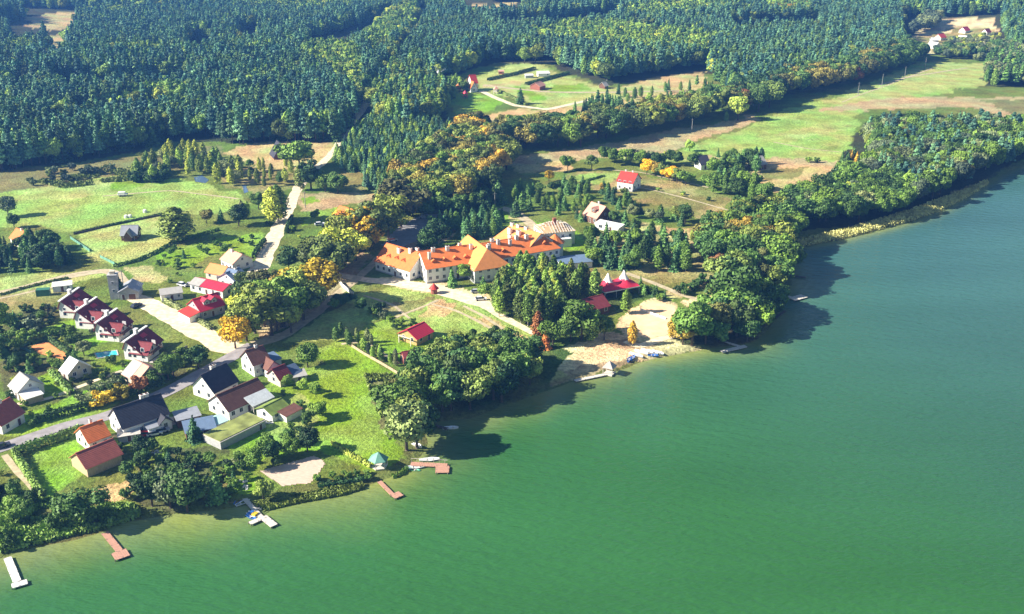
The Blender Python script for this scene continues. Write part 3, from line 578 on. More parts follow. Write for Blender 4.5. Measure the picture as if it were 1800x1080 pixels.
def wing(root, c, rz, L, W, hw, hr, roof, wall, hipA=0, hipB=0, ov=.45, windows=True, chim=(), dorm=(), sky=(), rows=None, base=None, door=True, winm=None, roofname='roof', hwB=None, fall=None):
    """gabled or hipped wing; local x along the ridge, -y is the side towards the photographer"""
    X, Y = L/2, W/2; hb = hwB if hwB is not None else hw; yr = 0 if fall is None else fall
    w_ = MB(); ia = min(hipA, X); ib = min(hipB, X)
    vs = [(-X,-Y,-1.2),(X,-Y,-1.2),(X,Y,-1.2),(-X,Y,-1.2),(-X,-Y,hw),(X,-Y,hw),(X,Y,hb),(-X,Y,hb)]
    fs = [(0,1,5,4),(2,3,7,6)]
    top = hr-.06
    if hipA: fs.append((3,0,4,7))
    else: vs.append((-X,yr,top)); fs.append((3,0,4,len(vs)-1,7))
    if hipB: fs.append((1,2,6,5))
    else: vs.append((X,yr,top)); fs.append((1,2,6,len(vs)-1,5))
    w_.add(vs, fs)
    wo = part('wall', w_, [wall], root, c, rz)
    wallm = wall; k1 = (hr-hw)/(Y+yr); k2 = (hr-hb)/(Y-yr); r = MB(); o1 = hw-k1*ov; o2 = hb-k2*ov; t = .16
    xa, xb = -X-(ov if not hipA else ov), X+ov
    ra = (-X+ia if hipA else xa, yr, hr+.1); rb = (X-ib if hipB else xb, yr, hr+.1)
    r.slab([(xa,-Y-ov,o1+.1),(xb,-Y-ov,o1+.1),rb,ra], t); r.slab([(xb,Y+ov,o2+.1),(xa,Y+ov,o2+.1),ra,rb], t)
    if hipA: r.slab([(xa,Y+ov,o2+.1),(xa,-Y-ov,o1+.1),ra], t)
    if hipB: r.slab([(xb,-Y-ov,o1+.1),(xb,Y+ov,o2+.1),rb], t)
    n = max(1, int(L/2.5))
    rc = MB(); rc.box(((ra[0]+rb[0])/2, yr, hr+.03), (rb[0]-ra[0], .3, .14)); n0 = len(r.v); r.add(rc.v, rc.f)
    ro = part(roofname, r, [roof], root, c, rz)
    for ch in chim:                                # (x fraction, y metres, height above ridge, size)
        b = MB(); z0 = hr-abs(ch[1]-yr)*k1-.6; b.box((0,0,0), (ch[3], ch[3]*.8, hr+ch[2]-z0)); b.box((0,0,hr+ch[2]-z0+.002), (ch[3]+.2, ch[3]*.8+.2, .15)); b.box((0,0,hr+ch[2]-z0+.16), (ch[3]*.5, ch[3]*.4, .2), 0, 1)
        part('chimney', b, [M['chim'], M['door']], ro, (ch[0]*X, ch[1], z0))
    for d in dorm:                                 # (x fraction, width, y of face, height of face)
        dw, dh = d[1], d[3]; zb = hr-(abs(d[2])-0)*k1 if fall is None else hw+(d[2]+Y)*k1
        run = min((dh+.9)/k1, Y*1.3); b = MB(); xx = dw/2
        b.add([(-xx,0,-.3),(xx,0,-.3),(xx,0,dh),(0,0,dh+dw*.32),(-xx,0,dh),(-xx,run,dh),(xx,run,dh)], [(0,1,2,3,4),(0,4,5),(1,6,2)])
        dm = part('dormer', b, [wall if dh > .8 else roof], ro, (d[0]*X, d[2], zb))
        b = MB(); e = .25; zt = dh+dw*.32+.08
        b.slab([(-xx-e,-e,dh-.12),(0,-e,zt),(0,run+.6,zt),(-xx-e,run+.6,dh-.12)][::-1], .1); b.slab([(0,-e,zt),(xx+e,-e,dh-.12),(xx+e,run+.6,dh-.12),(0,run+.6,zt)][::-1], .1)
        part('dormer_roof', b, [roof], dm)
        if dh > .8: link('window', WINS, dm, (0, -.05, max(0, dh-1.1)))
    for s in sky:                                  # flat roof windows (x fraction, share up the slope, w, h, material)
        y0 = -Y+s[1]*(Y+yr); z0 = hw+s[1]*(hr-hw); q = [(-s[2]/2,0,.2),(s[2]/2,0,.2),(s[2]/2,s[3]*math.cos(math.atan(k1)),.2+s[3]*math.sin(math.atan(k1))),(-s[2]/2,s[3]*math.cos(math.atan(k1)),.2+s[3]*math.sin(math.atan(k1)))]
        b = MB(); b.slab(q, .12); part('roof_window', b, [s[4]], ro, (s[0]*X, y0, z0))
    if windows:
        wm = winm or WIN; rows = rows or ([1.0] if hw < 4.6 else [1.0, 3.8]); n = max(1, int(L/2.7))
        for side in (-1, 1):
            for rr, zz in enumerate(rows):
                for i in range(n):
                    xx = (i+.5-n/2)*L/n
                    isd = door and rr == 0 and side == -1 and i == n//2
                    p = xf((xx, side*(Y+.012), .02 if isd else zz), c, rz); link('door' if isd else 'window', DOOR if isd else wm, root, p, rz if side == -1 else rz+math.pi)
        for side, hp in ((-1, hipA), (1, hipB)):
            ng = max(1, int(W/3.4))
            zs = list(rows) + ([hw+.35] if (hr-hw > 2.3 and not hp) else [])
            for zz in zs:
                m2 = ng if zz <= hw-1 else 1
                for i in range(m2):
                    yy = (i+.5-m2/2)*W/m2*(.9)
                    p = xf((side*(X+.012), yy+(yr*.6 if m2 == 1 else 0), zz), c, rz); link('window', wm if zz <= hw-1 else WINS, root, p, rz+(math.pi/2 if side == 1 else -math.pi/2))
    if base:
        b = MB(); b.box((0,0,-1.3), (L+.1, W+.1, 1.3+base)); part('foundation', b, [M['grey']], root, c, rz)
    return wo, ro
def ridge(A, B, hr):
    p = P(*A, up=hr); q = P(*B, up=hr); z = min(p[2], q[2]); c = (p+q)/2
    return (c[0], c[1], z), math.atan2(q[1]-p[1], q[0]-p[0]), float(np.linalg.norm((q-p)[:2]))
def house(A, B, W, hw, hr, roof, wall, label, cat='house', group=None, name='village_house', minL=None, **k):
    c, rz, L = ridge(A, B, hr)
    if k.get('fall') is None and 'off' in k: pass
    off = k.pop('off', 0.0); L = L if minL is None else max(L, minL)
    c = (c[0]-math.sin(rz)*off, c[1]+math.cos(rz)*off, c[2])
    root = thing(name, label, cat, c, rz, group)
    wing(root, (0,0,0), 0, L-.6, W, hw, hr, R[roof] if isinstance(roof, str) else roof, M[wall] if isinstance(wall, str) else wall, **k)
    HOUSES_XY.append((c[0], c[1], max(L, W)*.5+.6)); root['_l'] = L; del root['_l']
    return root, c, rz, L
def lean(root, x, y, L, W, h1, h2, roof, wall, rz=0, name='annex'):
    """mono-pitch annex, high side at +y"""
    X, Y = L/2, W/2; b = MB()
    b.add([(-X,-Y,-1.2),(X,-Y,-1.2),(X,Y,-1.2),(-X,Y,-1.2),(-X,-Y,h1),(X,-Y,h1),(X,Y,h2),(-X,Y,h2)], [(0,1,5,4),(1,2,6,5),(2,3,7,6),(3,0,4,7)])
    w_ = part(name, b, [wall], root, (x, y, 0), rz); b = MB(); e = .3; k = (h2-h1)/W
    b.slab([(-X-e,-Y-e,h1-k*e+.12),(X+e,-Y-e,h1-k*e+.12),(X+e,Y+.02,h2+.12),(-X-e,Y+.02,h2+.12)], .14); part('roof', b, [roof], w_)
    return w_
def shed(px, py, L, W, h1, h2, rzdeg, roof, wall, label, name='shed', cat='shed', door=True, group=None, up=0.0):
    p = P(px, py); r = thing(name, label, cat, (p[0], p[1], p[2]+up), math.radians(rzdeg), group)
    lean(r, 0, 0, L, W, h1, h2, R[roof] if isinstance(roof, str) else roof, M[wall] if isinstance(wall, str) else wall, name='wall')
    if door: link('door', DOOR, r, (0, -W/2-.02, 0))
    if min(L, W) > 2.2: link('window', WINS, r, (L*.32, -W/2-.02, 1.0))
    HOUSES_XY.append((p[0], p[1], max(L, W)*.55+.5)); return r

# village, left part
house((31,402),(41,406), 7, 2.9, 6, 'orange', 'white', 'white cottage with an orange roof at the left edge above the dark grove', chim=[(.3,0,.7,.8)], minL=7, off=0)
r,c,z,L = house((213,397),(243,396), 7.5, 2.6, 5.6, 'mgrey', 'brownw', 'lone brown barn with grey roof and a front gable on the yellow meadow', 'barn', name='wooden_barn', chim=[])
wing(r, (-.2,-2.8,0), math.pi/2, 5, 3.2, 2.4, 4.7, R['grey'], M['brownw'], windows=False, roofname='porch_roof')
# four saltbox houses in a row
for i, (a, b, lab) in enumerate([((106,530),(140,506),'farthest'),((134,548),(171,523),'second farthest'),((170,568),(207,543),'second nearest'),((220,601),(259,574),'nearest')]):
    cc, rz, L = ridge(a, b, 6.5)
    names = ['near the green container','between two matching houses','third from the container','by the swimming pool']
    root = thing('row_house', f'white house with maroon roof, {lab} of the row of four, {names[i]}', 'house', cc, rz, 'four maroon roofed houses in a row')
    wing(root, (0,-1.9,0), 0, L-1, 6.6, 2.6, 6.5, R['maroon'], M['white'], fall=2.2, hwB=4.2, ov=.45, sky=[(.3,.6,2.6,1.5,R['crimson'])])
    b2 = MB(); b2.box((0,0.45,6.38), (L+.6, .85, .33)); part('ridge_capping', b2, [M['white']], root)
    b2 = MB(); b2.box((.0,0,0), (1.3,1.0,1.7)); b2.box((0,0,1.7),(1.5,1.2,.15)); part('chimney', b2, [M['white']], root, (L*.02,.3,6.4))
    wing(root, (-L*.2,-3.9,0), math.pi/2, 6, 6.4, 2.6, 5.2, R['maroon'], M['white'], roofname='gable_roof', rows=[1.0,3.3])
    b2 = MB(); b2.box((0,0,0), (6.6, 1.5, .18)); 
    for k in range(8): b2.box((-3.2+k*.9,-.7,.18), (.08,.08,.9))
    b2.box((0,-.7,1.05), (6.6,.1,.1)); part('balcony', b2, [M['brownw']], root, (-L*.2,-7.6,2.5))
    b2 = MB(); b2.box((0,0,-.4), (7, 3.4, .55)); part('terrace', b2, [M['stone']], root, (-L*.2,-9.2,0))
    HOUSES_XY.append((cc[0]+3, cc[1]-3, 8))
shed(111,510, 6.5,3.6, 2.3,2.8, 18, 'white','white','white flat shed on bare soil beside the green container', name='garden_shed')
p = P(77,519); r = thing('storage_container', 'dark green storage container at the end of the track left of the white shed', 'container', p, .2); b = MB(); b.box((0,0,0),(4.6,2.6,2.4)); b.box((0,0,2.4),(4.7,2.7,.08))
for k in range(14): b.box((-2.1+k*.33,-1.31,.1),(.12,.06,2.2))
part('body', b, [M['greenp']], r); b = MB(); b.box((0,0,0),(.08,2.2,2.1)); part('door', b, [M['greenr']], r, (-2.34,0,.1))
# fire station with hose tower
p = P(204,524); r = thing('fire_station', 'small station with a tall narrow tower beside the sandy road', 'building', p, .12)
b = MB(); b.box((0,0,-1),(3.2,3.2,10.2)); b.box((0,0,9.2),(3.5,3.5,.25)); part('tower', b, [M['grey']], r); b = MB(); b.box((0,0,0),(1.6,1.6,1.0)); b.box((0,0,1.0),(1.8,1.8,.15)); part('tower_cap', b, [M['cream']], r, (0,0,9.46))
for zz in (3, 6): link('window', WINS, r, (0,-1.63,zz))
wing(r, (5.2,1.6,0), math.pi/2, 8, 6.6, 3.2, 5.0, R['mgrey'], M['grey'], windows=False); link('garage_door', GATE, r, (6.4,-2.45,0)); link('door', DOOR, r, (3.3,-2.43,0)); HOUSES_XY.append((p[0]+4,p[1],8))
house((405,439),(424,447), 9, 3.4, 6.2, 'pink', 'white', 'white house with salmon roof and dark right gable beside the sandy junction', chim=[(-.4,-.6,.8,.8)], minL=9)
house((370,463),(400,469), 7, 2.8, 5.0, 'orange2', 'cream', 'low barn with a bright orange roof behind the white house group', 'barn', name='village_barn')
house((396,480),(420,470), 9, 3.4, 6.0, 'blue', 'white', 'house with blue-grey roof between the orange barn and the sandy road', chim=[(.2,-1,.7,.9)], dorm=[(-.1,2.2,-3,1.5)])
r,c,z,L = house((343,488),(402,501), 6.5, 3.0, 4.2, 'crimson', 'white', 'long white building with low crimson and grey roof and dark openings', rows=[.9], minL=12)
b = MB(); b.slab([(-L*.5,-3.9,2.95),(-L*.17,-3.9,2.95),(-L*.17,0,4.42),(-L*.5,0,4.42)], .06); part('grey_roof_sheet', b, [R['grey']], r)
r,c,z,L = house((338,527),(382,514), 9, 3.3, 6.4, 'crimson', 'grey', 'long grey house with crimson roof and two lit dormers beside the hedge', dorm=[(-.25,2.4,-3.0,1.3),(.35,2.4,-3.0,1.3)], chim=[(.7,.3,.8,.7)])
lean(r, -L/2-2, -.5, 7.5, 4, 2.2, 3.0, R['red'], M['white'], -math.pi/2, 'porch')
shed(302,524, 7.5,5, 2.5,3.1, 22, 'grey','white','white garage with grey flat roof at the corner of the sandy road', name='village_garage', cat='garage')
r,c,z,L = house((123,627),(137,635), 7.5, 2.6, 5.6, 'white', 'cream', 'barn with a brilliant white roof beside the orange court', 'barn', name='village_barn', minL=5.2)
r,c,z,L = house((36,655),(50,666), 7.6, 2.9, 5.8, 'grey', 'white', 'white house with pale grey roof and a lean-to at the left beside the dirt track', minL=7)
lean(r, L/2+2.2, -1, 5, 4.2, 2.0, 2.5, R['white'], M['tan'], math.pi/2)
r,c,z,L = house((236,631),(262,645), 9, 2.4, 5.6, 'pink', 'cream', 'cottage with roof half grey and half rust below the nearest row house', name='village_cottage')
b = MB(); b.slab([(-L*.5-.3,-4.9,2.33),(L*.08,-4.9,2.33),(L*.08,0,5.77),(-L*.5-.3,0,5.77)], .06); part('grey_roof_sheet', b, [R['grey']], r)
house((-26,722),(17,699), 9, 3.2, 6.8, 'rust', 'white', 'red roofed house cut by the left edge of the picture', chim=[(.2,0,.8,.8)])
# small orange play court behind its hedges
_oc = mat('orange_court_surface', (.85,.30,.10), .9, .12, .4)
sheet('clay_court', [(52,609),(82,600),(122,625),(116,634),(68,623)], _oc, .08, .1, .5)
# houses along the asphalt road
r,c,z,L = house((198,718),(282,692), 9.5, 3.8, 8.0, 'slate', 'white', 'long white house with dark slate roof and two white chimneys beside the asphalt road', chim=[(.25,.4,1.0,1.1),(.45,.4,1.0,1.1)], ov=.4)
wing(r, (L*.32,-5.6,0), math.pi/2, 3, 3.6, 2.6, 4.1, R['slate'], M['white'], windows=True, roofname='porch_roof', door=False)
lean(r, L*.08,-6,3.5,2.8,2.3,2.8,R['mgrey'],M['white'],0,'porch')
house((353,660),(397,638), 9.2, 3.4, 7.8, 'slate', 'white', 'white house with black slate roof and two small white chimneys at the bend', chim=[(-.05,.5,.9,.9),(.15,.5,.9,.9)])
r,c,z,L = house((380,695),(452,664), 9.6, 3.1, 6.6, 'brown', 'white', 'long farmhouse with mottled brown roof and a pale striped porch roof', 'farmhouse', name='farmhouse')
b = MB(); b.slab([(-L*.05,-7.6,2.75),(L*.5,-7.6,2.75),(L*.5,-3.6,4.35),(-L*.05,-3.6,4.35)], .12); part('porch_roof', b, [M['metal']], r)
for k in range(5):
    b = MB(); b.box((0,0,0),(.16,.16,2.6)); part('porch_post', b, [M['plank']], r, (-L*.03+k*L*.13,-7.4,0))
r,c,z,L = house((431,617),(462,607), 8, 4.2, 7.6, 'brown', 'white', 'white house with brown roof and side annex by the road end', chim=[(.2,0,.8,.8)])
wing(r, (L*.35,-5,0), math.pi/2, 5, 4.5, 3.0, 5.0, R['brown'], M['white'], roofname='annex_roof')
lean(r, L*.5+2.5, 0, 4, 5, 2.6, 3.2, R['blue'], M['white'], 0)
r,c,z,L = house((478,649),(500,640), 6.5, 2.6, 5.2, 'maroon', 'cream', 'small outbuilding with dark maroon roof and glazed end bay', 'outbuilding', name='outbuilding')
b = MB(); b.slab([(L*.5,-3.6,2.4),(L*.5+4,-3.6,2.4),(L*.5+4,.4,4.2),(L*.5,.4,4.2)], .15); part('glazed_roof', b, [M['solar']], r); b = MB(); b.box((0,0,-1),(3.8,3.6,3.2)); part('wall', b, [M['grey']], r, (L*.5+2,-1.6,0))
shed(524,668, 4.6,4, 2.0,2.5, 25, 'grey','cream','small cream shed with flat grey roof right of the glazed outbuilding')
r,c,z,L = house((139,752),(180,738), 8, 3.0, 6.0, 'orange', 'white', 'white house with orange roof just below the asphalt road', chim=[(.1,.8,.8,.7)], ov=.35)
house((133,796),(198,771), 8.2, 3.0, 5.8, 'rust', 'tan', 'long barn with rusty red roof and tan gable in front of the orange roofed house', 'barn', name='village_barn', door=False, windows=False)
# turf roofed garage block and neighbours
p = P(420,776); rz = math.atan2(*(P(477,745)-P(399,784))[[1,0]]); r = thing('garage_block', 'long low garage block under a grass roof with a shaded blue-grey front', 'garage', p, rz)
Lg = float(np.linalg.norm((P(477,745)-P(399,784))[:2])); b = MB(); b.box((Lg*.12,3.8,-1),(Lg,7.4,3.1)); part('wall', b, [M['grey']], r); b = MB(); b.box((Lg*.12,3.8,2.1),(Lg+.4,7.7,.25)); part('roof_slab', b, [M['stone']], r)
b = MB(); b.box((Lg*.12,3.9,2.36),(Lg-.2,7.1,.18)); part('turf', b, [mat('turf', (.25,.28,.08), .95, .45, .35, .5)], r)
link('garage_door', DOOR, r, (Lg*.5, .05, -.2))
HOUSES_XY.append((p[0],p[1],12))
q = P(382,752); r = thing('garden_cabin', 'small cabin with pale turquoise roof standing on the turf beside the garage block', 'cabin', q, rz-.1); lean(r,0,0,4.6,4.2,2.2,2.7,mat('turquoise_sheet',(.45,.68,.62),.5,.1),M['white'],0,'wall'); link('window', WINS, r, (.8,-2.12,.9)); HOUSES_XY.append((q[0],q[1],5))
r,c,z,L = house((462,716),(494,700), 6.5, 2.5, 4.0, 'greenr', 'white', 'white outbuilding with a green roof above the piled stones', 'outbuilding', name='outbuilding') if 'greenr' in R else house((462,716),(494,700), 6.5, 2.5, 4.0, mat('turf_roof', (.2,.27,.06), .95, .4, .5, .5), 'white', 'white outbuilding with a green roof above the piled stones', 'outbuilding', name='outbuilding')
lean(r, 2, -5, 6, 3.4, 2.0, 2.6, R['brown'], M['white'], 0)
shed(330,742, 6.5,5, 2.4,3.0, 30, 'mgrey','brownw','dark shed with grey flat roof at the end of the sandy yard', name='yard_shed')
shed(352,762, 8,6, 2.4,3.2, 24, 'blue','brownw','larger tumbledown shed with blue-grey roof next to the dark shed', name='yard_shed')
shed(262,752, 5,3.4, 1.9,2.4, 22, 'grey','brownw','small grey roofed lean-to in front of the long slate roofed house', name='yard_shed')
shed(228,770, 5.5,4.6, 2.0,2.3, 20, M['stone'],'grey','mossy flat roofed shed between the long white house and the orange roof', name='yard_shed')
# further out
r,c,z,L = house((597,362),(622,368), 9, 2.9, 6.4, 'orange', 'white', 'white farm building with faded orange roof behind the golden trees', 'farm building', name='farm_building')
house((626,368),(652,362), 8, 3, 6, 'rust', 'brownw', 'red brown roofed barn half hidden by the golden trees', 'barn', name='farm_building')
p = P(495,279); r = thing('pointed_barn', 'dark steep pointed barn on the tan field beside the round tree', 'barn', p, math.radians(24)); wing(r,(0,4,0),math.pi/2,10,8.5,1.6,8.2,R['slate'],M['brownw'],windows=False,ov=.5); link('door', DOOR, r, (0,-.96,0)); HOUSES_XY.append((p[0],p[1]+3,8))
r,c,z,L = house((1092,301),(1121,305.5), 9.5, 4.6, 8.2, 'red', 'white', 'white house with red roof standing alone on the olive meadow', chim=[(-.5,.4,.9,.7),(.4,.4,.9,.7)], base=.8)
r,c,z,L = house((1040,355),(1065,363.5), 10, 3.2, 7.6, 'pink', 'brownw', 'house with large faded salmon roof and dark right gable among young trees', dorm=[(.15,2.6,-3.6,1.8)], chim=[(-.2,1,.8,.8)])
p = P(1071,404); r = thing('long_white_annex', 'long low white flat roofed building hidden between young trees', 'building', p, -.62); lean(r,0,0,12,5,2.4,2.9,R['white'],M['white'],0,'wall'); link('window', WINB, r, (-3,-2.52,.9)); link('door', DOOR, r, (2,-2.52,0)); HOUSES_XY.append((p[0],p[1],8))
p = P(1008,467); r = thing('flat_annex', 'low flat blue-grey roofed annex right of the hotel end', 'building', p, .25); lean(r,0,0,13,8,2.5,2.8,R['blue'],M['white'],0,'wall'); HOUSES_XY.append((p[0],p[1],8))
r,c,z,L = house((1226,274.5),(1243,273), 8, 3, 6.6, 'slate', 'white', 'white cottage with black roof at the edge of the green field', name='field_cottage')
r,c,z,L = house((1325,276),(1340,274), 9, 3, 6.2, 'grey', 'brownw', 'barn with pale grey roof behind the field trees', 'barn', name='field_barn')
r,c,z,L = house((825,132),(836,131), 9, 6, 11, 'red', 'pink' if 'pink' in M else 'white', 'tall pink fronted house with steep red roof in the forest clearing', name='clearing_house')
wing(r,(-2,-5.6,0),math.pi/2,4,5,3.4,7.4,R['orange'],M['white'],roofname='gable_roof')
house((940,146),(951,143), 8, 2.8, 5, 'pink','brick','brick hut with pink roof in the middle of the forest clearing','hut', name='clearing_hut', windows=False)
shed(955,134, 9,6, 2.4,3.2, 10, 'white','white','pair-like white shed at the far side of the forest clearing, larger one', name='clearing_shed', door=False)
shed(930,137, 6,4, 2,2.6, 10, 'white','grey','smaller white shed left of the large one in the forest clearing', name='clearing_shed', door=False)
shed(881,130, 4,3, 2,2.6, 0, 'pink','brick','tiny red hut on the upper meadow of the clearing', name='clearing_shed', door=False)
house((1058,145),(1065,144), 6, 2.2, 4.4, 'grey','brownw','tiny grey roofed hay hut under the forest edge at right of the clearing','hut', name='hay_hut', windows=False)
p = P(771,150); r = thing('white_windmill', 'white windmill-like figure with four short arms above the clearing trees', 'windmill', p, .3); b = MB(); b.cyl((0,0,0),2.2,1.4,9,10); part('tower', b, [M['white']], r); b = MB(); b.cyl((0,0,9),1.6,.1,2.2,10); part('cap', b, [M['white']], r)
for k in range(4):
    a = k*math.pi/2+.5; b = MB(); b.add([(0,-1.9,9),(math.cos(a)*6-.5*math.sin(a),-1.9,9+math.sin(a)*6+.5*math.cos(a)),(math.cos(a)*6+.5*math.sin(a),-1.9,9+math.sin(a)*6-.5*math.cos(a)),(0,-1.6,9)],[(0,1,2),(0,2,3),(0,3,1),(1,3,2)]); part('sail', b, [M['white']], r)
def play(px, py, m1, m2, label, s_=1.0):
    p = P(px, py); r = thing('playground_tower', label, 'playground', p, random.uniform(0, 3)); b = MB()
    for sx in (-1, 1):
        for sy in (-1, 1): b.box((sx*1.3*s_, sy*1.3*s_, 0), (.3, .3, 3.4*s_))
    b.box((0,0,1.7*s_),(2.9*s_,2.9*s_,.25)); part('frame', b, [m1], r); b = MB(); b.cyl((0,0,3.3*s_),2.5*s_,.1,2*s_,4); part('roof', b, [m2], r)
    b = MB(); b.slab([(1.4*s_,-.6,1.9*s_),(4.6*s_,-.6,.2),(4.6*s_,.6,.2),(1.4*s_,.6,1.9*s_)],.15); part('slide', b, [m1], r)
for k, (x, y, a, c2, la) in enumerate([(777,160,'boaty','red','yellow legged play tower at the left end of the playground'),(787,167,'tent','orange2','red play tower in the middle of the playground'),(796,172,'tentw','red','white legged play tower low in the playground'),(806,160,'tent','orange2','red play tower close to the pink fronted house'),(818,173,'tent','crimson','crimson play tower at the right end of the playground'),(872,165,'stone','pink','stone play fort beside the pale hedge')]): play(x, y, M[a], R[c2], la)
for k, (x, y) in enumerate([(684,122),(681,132),(678,140)]):
    shed(x, y, 7, 4, 2.2, 2.8, 60, 'pink', 'brick', ['topmost','middle','lowest'][k]+' of three small red roofed huts in the gap left of the playground', name='forest_hut', door=False, group='huts in the forest gap')
# distant village at the top right
for (a, b, W, hw, hr, ro, wa, lab) in [((1692,48),(1701,45),7,3,6,'crimson','white','far white house with crimson roof in the hamlet beyond the field'),((1731,51),(1739,49),6.5,3,6,'maroon','white','far white house with maroon roof, rightmost of the distant hamlet'),
 ((1649,60),(1659,59),8,3,6,'red','cream','far small house with orange-red roof in the distant hamlet'),((1635,73),(1650,75),8,3,6,'white','white','far big house with bright white roof in the distant hamlet'),((1686,62),(1700,63),7,2.6,5,'white','white','far long white roofed barn in the middle of the distant hamlet'),((1637,66),(1648,66),6,2.4,4.6,'white','grey','far white roofed shed behind the big white house in the distant hamlet')]:
    house(a, b, W, hw, hr, ro, wa, lab, name='hamlet_house', windows=False)
# red lakeside cabins on the lawn
r,c,z,L = house((723,576.5),(738,569.5), 8, 2.6, 4.8, 'crimson', 'pine_w', 'timber cabin with bright red roof on the lawn, upper of the two', 'cabin', name='lawn_cabin', minL=8.5); 
b = MB()
for sx in (-1,1): b.box((sx*2.6,0,0),(.25,.25,2.5))
b.box((0,0,2.5),(5.6,.3,.25)); part('porch_frame', b, [M['plank']], r, (-L/2-1.2,0,0), math.pi/2)
house((707,619),(733,614.5), 7.5, 2.3, 4.4, 'maroon', 'brick', 'brown cabin with maroon roof half behind the hedge, lower of the two', 'cabin', name='lawn_cabin')
p = P(763,516); r = thing('round_kiosk', 'tiny round kiosk with a red cone roof on the sandy bend', 'kiosk', p); b = MB(); b.cyl((0,0,0),1.2,1.2,2,12); part('wall', b, [M['brick']], r); b = MB(); b.cyl((0,0,2.0),1.9,.05,2.0,12); part('roof', b, [R['red']], r)

# ------------------------------------------------------------------ hotel
hp = P(800,480); hotel = thing('hotel_building', 'large white hotel with long orange tiled roofs, many chimneys and dormers', 'hotel', hp)
def hwing(A, B, W, hw, hr, roof, **k):
    p = P(*A, up=hr); q = P(*B, up=hr); c = (p+q)/2; rz = math.atan2(q[1]-p[1], q[0]-p[0]); L = float(np.linalg.norm((q-p)[:2]))
    extA, extB = k.pop('ext', (0, 0)); c = c+np.array([math.cos(rz), math.sin(rz), 0])*(extB-extA)/2; L += extA+extB
    lc = (c[0]-hp[0], c[1]-hp[1], 0)
    wing(hotel, lc, rz, L, W, hw, hr, R[roof], M['white'], base=.5, **k)
    for t in np.linspace(-.5, .5, 5): HOUSES_XY.append((c[0]+math.cos(rz)*L*t, c[1]+math.sin(rz)*L*t, W*.5+2))
hwing((684,428),(741,445), 14, 4.2, 9.4, 'orange', dorm=[(-.45,1.8,-4.8,.5),(.0,1.8,-4.6,.5),(.4,1.8,-4.8,.5)], chim=[(-.1,-2,.2,1.3),(.45,-1,1.0,1.2),(.65,1,1.0,1.2)], rows=[1.2], ext=(1,0))
hwing((743,442),(829,430), 14, 6.0, 10.6, 'orange', hipA=0, hipB=4.5, rows=[1.2,4.1], ext=(1,4), dorm=[(-.7,1.9,-5.0,.45),(-.35,1.9,-5.0,.45),(0,1.9,-5.0,.45),(.35,1.9,-5.0,.45)], chim=[(-.8,-3.4,.3,1.1),(-.6,-.6,.9,1.3),(-.15,-1,.9,1.3),(.3,.4,.9,1.2),(.6,-1.8,.6,1.1)])
hwing((823,414),(860,441), 15, 5.4, 11.2, 'yellow', rows=[1.2,4.1], hipB=5, chim=[(.35,1.5,.5,1.2)], ext=(0,3))
hwing((848,428),(950,412), 14, 6.6, 11.0, 'orange', hipB=5, rows=[1.2,4.1], ext=(0,5), dorm=[(-.55,2.0,-5.0,.5),(.65,2.0,-4.6,.5)], chim=[(-.9,-3,.4,1.1),(-.72,.2,1.0,1.4),(-.6,-1.4,.8,1.3),(-.3,-2.6,.4,1.1),(-.05,-.6,1.0,1.4),(.22,-1.2,.9,1.4),(.6,-1.6,.6,1.3)])
hwing((888,394),(950,411), 17, 7.0, 12.0, 'yellow', hipA=3, rows=[1.2,4.1], chim=[(-.6,0,1,1.3),(-.25,0,1,1.3),(.2,0,1,1.3),(-.4,-3.5,0,1.6),(.1,-3.5,0,1.6),(-.1,-6.5,-1.6,1.5)])
p = P(975,449); b = MB(); b.cyl((0,0,-1),3.4,3.4,6.6,10); part('turret', b, [M['white']], hotel, (p[0]-hp[0],p[1]-hp[1],0)); b = MB(); b.cyl((0,0,5.6),4.1,.3,3.2,10); part('turret_roof', b, [R['orange']], hotel, (p[0]-hp[0],p[1]-hp[1],0))
# balcony line and dark band of the middle wing
p, q = P(752,490), P(818,479); rz = math.atan2(q[1]-p[1], q[0]-p[0]); L = float(np.linalg.norm((q-p)[:2])); b = MB(); b.box((0,0,0),(L,1.5,.2))
for k in range(int(L/1.2)): b.box((-L/2+k*1.2,-.7,.2),(.1,.1,1))
b.box((0,-.7,1.15),(L,.12,.12))
for k in range(8): b.box((-L/2+.4+k*(L-.8)/7,-.6,.2),(.22,.22,2.6)); 
part('balcony', b, [M['brownw']], hotel, ((p[0]+q[0])/2-hp[0]-math.sin(rz)*-.4,(p[1]+q[1])/2-hp[1]-.2,3.5), rz)
# house under construction by the hotel
p = P(974,424); r = thing('unfinished_house', 'white house shell with an open timber roof frame right of the hotel', 'house', p, math.radians(18)); X, Y = 7, 6
b = MB(); b.box((0,0,-1),(2*X,2*Y,6.9)); b.box((-X-1.4,-2,-1),(2.8,5,4.4)); b.box((2,-Y-1.5,-1),(5,3,4.6)); part('wall', b, [M['white']], r)
for i in range(4):
    for zz in (.9,3.3): link('window', WIN, r, (-5+i*3.3,-Y-.02,zz))
for i in range(3):
    for zz in (.9,3.3): link('window', WIN, r, (-X-.02,-4+i*4,zz), -math.pi/2); link('window', WIN, r, (X+.02,-4+i*4,zz), math.pi/2)
b = MB(); b.slab([(-X-.4,-Y-.4,5.95),(X+.4,-Y-.4,5.95),(X+.4,Y+.4,5.95),(-X-.4,Y+.4,5.95)],.1)
for yy, zz in ((-3.4,7.3),(-1.6,8.3),(1.6,8.3),(3.4,7.3)): b.box((0,yy,zz-.4),(9-abs(yy)*.5,.22,.22))
